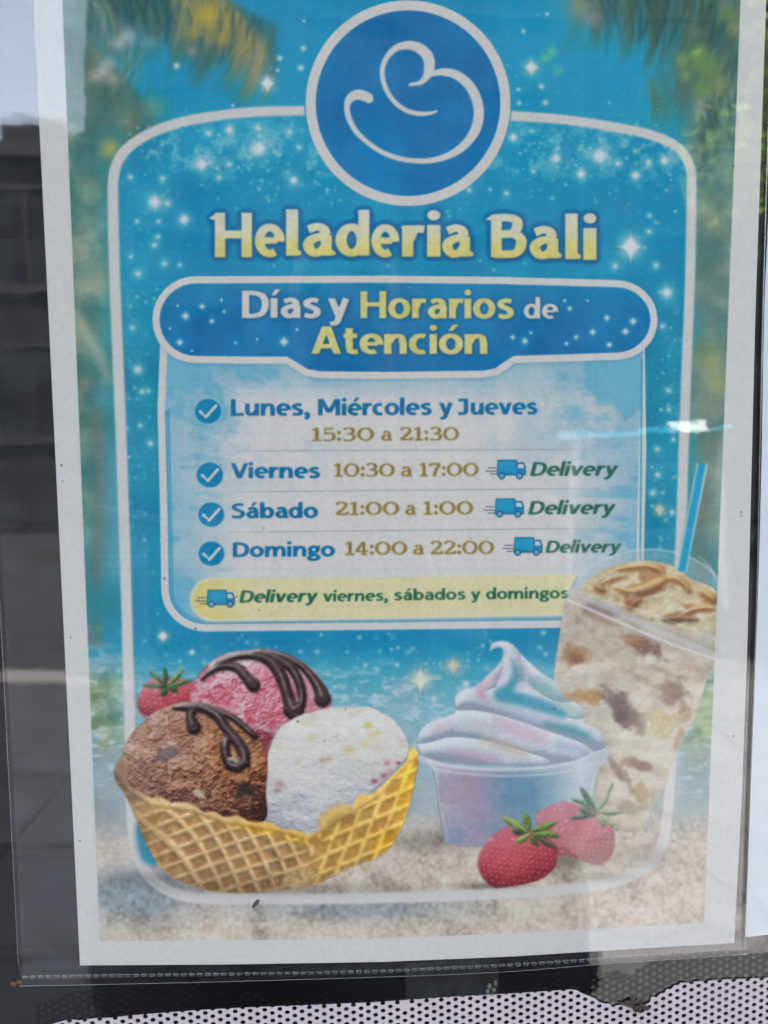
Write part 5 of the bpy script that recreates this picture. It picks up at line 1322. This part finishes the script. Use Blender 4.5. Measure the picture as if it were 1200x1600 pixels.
# a street tree with sunlit leaves, at the right in the glass
M_bark = plain('bark', (.10,.075,.055), .9, .1, .3, bump=.5, scale=12)
def leafmat(name, c):
    m, n, l = new_mat(name); a_ = n.new('ShaderNodeBsdfDiffuse'); b_ = n.new('ShaderNodeBsdfTranslucent'); a_.inputs[0].default_value = c+(1,); b_.inputs[0].default_value = (c[0]*1.3,c[1]*1.3,c[2]*.7,1)
    gg = n.new('ShaderNodeNewGeometry'); hv = n.new('ShaderNodeHueSaturation'); hv.inputs['Color'].default_value = c+(1,); mp = n.new('ShaderNodeMapRange'); mp.inputs['To Min'].default_value = .5; mp.inputs['To Max'].default_value = 1.5
    l.new(gg.outputs['Random Per Island'], mp.inputs[0]); l.new(mp.outputs[0], hv.inputs['Value']); l.new(hv.outputs[0], a_.inputs[0])
    mx = n.new('ShaderNodeMixShader'); mx.inputs[0].default_value = .45; o = n.new('ShaderNodeOutputMaterial'); l.new(a_.outputs[0], mx.inputs[1]); l.new(b_.outputs[0], mx.inputs[2]); l.new(mx.outputs[0], o.inputs[0]); return m
M_leaf = leafmat('leaf_green', (.26,.34,.10))
def tree(x, y, h, r_, seed, label, nl):
    t_ = empty('street_tree', (x, y, 0), label, 'tree', 'street trees across from the shop'); r = random.Random(seed)
    tk = MB().tube([(x,y,0),(x+.04,y,.9),(x-.03,y+.05,1.8),(x+.05,y,h-r_)], [.15,.12,.11,.08], 9)
    ends = []
    for k in range(9):
        a_ = k*2.4; L_ = r_*r.uniform(.5,.9)
        p1 = (x+.4*L_*math.cos(a_), y+.4*L_*math.sin(a_), h-r_+.4*L_); p2 = (x+L_*math.cos(a_), y+L_*math.sin(a_), h-r_+L_*r.uniform(.5,1.3))
        tk.tube([(x,y,h-r_-.2-.04*k), p1, p2], [.06,.04,.015], 6); ends.append(p2)
    tk.build('trunk', M_bark, t_, True)
    V_, F_ = [], []
    clumps = [(x+r_*.8*r.uniform(-1,1), y+r_*.8*r.uniform(-1,1), h+r_*.9*r.uniform(-.8,.8), r_*r.uniform(.16,.36)) for k in range(26)]+[(e[0],e[1],e[2],r_*.25) for e in ends]
    for k in range(nl):
        c = clumps[r.randrange(len(clumps))]; d = Vector((r.gauss(0,1), r.gauss(0,1), r.gauss(0,.8)))*c[3]*.6
        p = Vector(c[:3])+d; a_ = Vector((r.uniform(-1,1), r.uniform(-1,1), r.uniform(-.6,.6))).normalized(); b_ = a_.cross(Vector((r.uniform(-1,1),r.uniform(-1,1),1))).normalized()
        s_ = r.uniform(.05,.10); n0 = len(V_); V_ += [p-a_*s_, p+b_*s_*.45, p+a_*s_, p-b_*s_*.45]; F_.append((n0,n0+1,n0+2,n0+3))
    mesh_obj('crown', V_, F_, M_leaf, t_)
tree(4.4, -6.6, 4.9, 1.6, 3, 'leafy street tree seen mirrored at the upper right of the poster', 5200)

# invented barrier: cyan rail and white box, sloped sunward to make the right-edge glint
M_cyan = plain('cyan_paint', (.04,.24,.32), .3, .5, .05); M_wp = plain('white_paint', (.86,.86,.86), .25, .5, .02); M_steel = plain('steel_grey', (.2,.2,.21), .4, .5)
bar = empty('glint_barrier', (2.7,-6.0,0), 'made-up low barrier with cyan rail and white box, added for the glint', 'barrier')
zr = 1.45+.0135/CAM_D*0+.02
def wedge(x0, x1, z0, z1, yf, yb):
    w_ = MB(); w_.v = [(x0,yf,z0),(x1,yf,z0),(x1,yb,z1),(x0,yb,z1),(x0,yb,z0),(x1,yb,z0)]; w_.f = [(0,1,2,3),(3,2,5,4),(4,5,1,0),(0,3,4),(1,5,2)]; return w_
wedge(1.8, 3.2, zr, zr+.034, -5.97, -6.02).build('rail', M_cyan, bar)
wedge(2.60, 2.90, zr-.005, zr+.085, -5.90, -6.02).build('glint_box', M_wp, bar)
for x_ in (1.9, 3.1): MB().tube([(x_,-6.0,0),(x_,-6.0,zr-.002)], .03).build('post', M_steel, bar)

# ------------------------------------------------------------------ the person taking the picture
M_skin = plain('skin', (.42,.27,.20), .5, .4, .06, scale=30); M_jacket = plain('dark_jacket', (.020,.022,.030), .8, .2, .3, scale=60, bump=.2)
M_trous = plain('dark_trousers', (.025,.026,.034), .85, .2, .2); M_shoe = plain('shoe', (.03,.03,.03), .5, .4); M_hair = plain('dark_hair', (.018,.012,.009), .5, .4, .4, scale=200)
M_phone = plain('phone_black', (.012,.012,.014), .2, .5)
me_ = empty('person', (0,-.66,0), 'person in dark jacket and trousers holding a phone up to the glass', 'person')
def skin(name, verts, edges, mat, root=0, lev=2):
    m_ = bpy.data.meshes.new(name); m_.from_pydata([v[:3] for v in verts], edges, []); o = bpy.data.objects.new(name, m_); COL.objects.link(o)
    o.modifiers.new('skin', 'SKIN'); 
    if not m_.skin_vertices: 
        bm = bmesh.new(); bm.from_mesh(m_); bm.verts.layers.skin.verify(); bm.to_mesh(m_); bm.free()
    for i, v in enumerate(verts):
        rr = v[3] if isinstance(v[3], tuple) else (v[3], v[3]); m_.skin_vertices[0].data[i].radius = rr; m_.skin_vertices[0].data[i].use_root = (i == root)
    sb = o.modifiers.new('sub', 'SUBSURF'); sb.levels = sb.render_levels = lev
    m_.materials.append(mat); o.parent = me_; o.matrix_parent_inverse = Matrix.Translation(me_.location).inverted(); return o
Y_ = -.66
BV = [(0,Y_,.95,(.08,.06)),(0,Y_,1.12,(.07,.05)),(0,Y_+.01,1.30,(.09,.06)),(0,Y_+.01,1.42,(.06,.06)),(0,Y_+.03,1.50,(.055,.06)),(0,Y_+.05,1.58,(.075,.095)),(0,Y_+.05,1.67,(.07,.09))]
BE = [(0,1),(1,2),(2,3),(3,4),(4,5),(5,6)]
JV = [(0,Y_,.68,(.40,.18)),(.0,Y_,.93,(.335,.16)),(0,Y_,1.17,(.140,.12)),(0,Y_+.01,1.30,(.17,.11)),(0,Y_+.01,1.40,(.085,.075))]
JE = [(0,1),(1,2),(2,3),(3,4)]
for s_ in (-1, 1):
    n0 = len(BV); BV += [(s_*.10,Y_,.84,.05),(s_*.11,Y_+.02,.48,.045),(s_*.11,Y_-.02,.09,.035),(s_*.12,Y_+.11,.035,.028)]; BE += [(0,n0),(n0,n0+1),(n0+1,n0+2),(n0+2,n0+3)]
    n0 = len(BV); BV += [(s_*.16,Y_+.01,1.36,.035),(s_*.135,Y_+.12,1.15,.032),(s_*.075,-.325,1.33,.026),(s_*.058,-.275,1.365,(.034,.016))]; BE += [(2,n0),(n0,n0+1),(n0+1,n0+2),(n0+2,n0+3)]
    pm_ = n0+3
    for k, (dz, ln) in enumerate(((.036,.9),(.014,1.),(-.008,.95),(-.028,.78))):     # fingers curl round the phone's edge
        q0 = len(BV); zz = 1.372+dz
        BV += [(s_*.050,-.262,zz,.0085),(s_*.046,-.240,zz+.004,.0078),(s_*(.046-.012*ln),-.2395+.004,zz+.008,.007),(s_*(.046-.024*ln),-.2365+.002,zz+.010,.006)] if s_ > 0 else \
              [(s_*.062,-.262,zz,.0085),(s_*.058,-.240,zz+.004,.0078),(s_*(.058-.012*ln),-.2395+.004,zz+.008,.007),(s_*(.058-.024*ln),-.2365+.002,zz+.010,.006)]
        BE += [(pm_,q0),(q0,q0+1),(q0+1,q0+2),(q0+2,q0+3)]
    q0 = len(BV); BV += [(s_*.060,-.285,1.352,.010),(s_*.040,-.262,1.345,.009),(s_*.018,-.256,1.356,.0075)]; BE += [(pm_,q0),(q0,q0+1),(q0+1,q0+2)]
    n0 = len(JV); JV += [(s_*.175,Y_+.01,1.365,.065),(s_*.135,Y_+.12,1.15,.046),(s_*.085,-.36,1.31,.038)]; JE += [(3,n0),(n0,n0+1),(n0+1,n0+2)]
bo = skin('body', BV, BE, M_skin)
skin('jacket', JV, JE, M_jacket)
for s_ in (-1, 1):
    skin('shoe', [(s_*.11,Y_-.05,.045,.042),(s_*.115,Y_+.03,.05,.045),(s_*.125,Y_+.14,.035,.036)], [(0,1),(1,2)], M_shoe)
    for nm, p, r_ in (('eye',(s_*.032,Y_+.142,1.60),.012),('ear',(s_*.078,Y_+.045,1.595),.022)):
        b2_ = MB(); K = 8
        b2_.tube([(p[0],p[1]-r_*.6,p[2]),(p[0],p[1]-r_*.2,p[2]),(p[0],p[1]+r_*.3,p[2]),(p[0],p[1]+r_*.6,p[2])], [r_*.5,r_,r_*.8,r_*.25], 8).build(nm, M_hair if nm=='eye' else M_skin, me_, True)
skin('trousers', [(0,Y_,.90,(.155,.11)),(-.10,Y_,.84,.095),(-.11,Y_+.02,.48,.075),(-.11,Y_-.02,.10,.06),(.10,Y_,.84,.095),(.11,Y_+.02,.48,.075),(.11,Y_-.02,.10,.06)], [(0,1),(1,2),(2,3),(0,4),(4,5),(5,6)], M_trous)
MB().tube([(0,Y_+.135,1.605),(0,Y_+.155,1.575),(0,Y_+.15,1.56)],[.008,.014,.010],8).build('nose', M_skin, me_, True)
MB().tube([(-.025,Y_+.135,1.535),(0,Y_+.142,1.534),(.025,Y_+.135,1.535)],[.003,.006,.003],6).build('mouth', plain('lips',(.3,.12,.10),.5), me_, True)
skin('hair', [(0,Y_-.02,1.56,(.07,.07)),(0,Y_+.01,1.65,(.085,.085)),(0,Y_+.06,1.70,(.075,.07))], [(0,1),(1,2)], M_hair)
ph = MB().box(-.052,-.2425,1.312, .024,-.2345,1.468).build('mobile_phone', M_phone); bv = ph.modifiers.new('bevel','BEVEL'); bv.width = .004; bv.segments = 3
tag(ph, 'black mobile phone held up in front of the poster', 'phone')
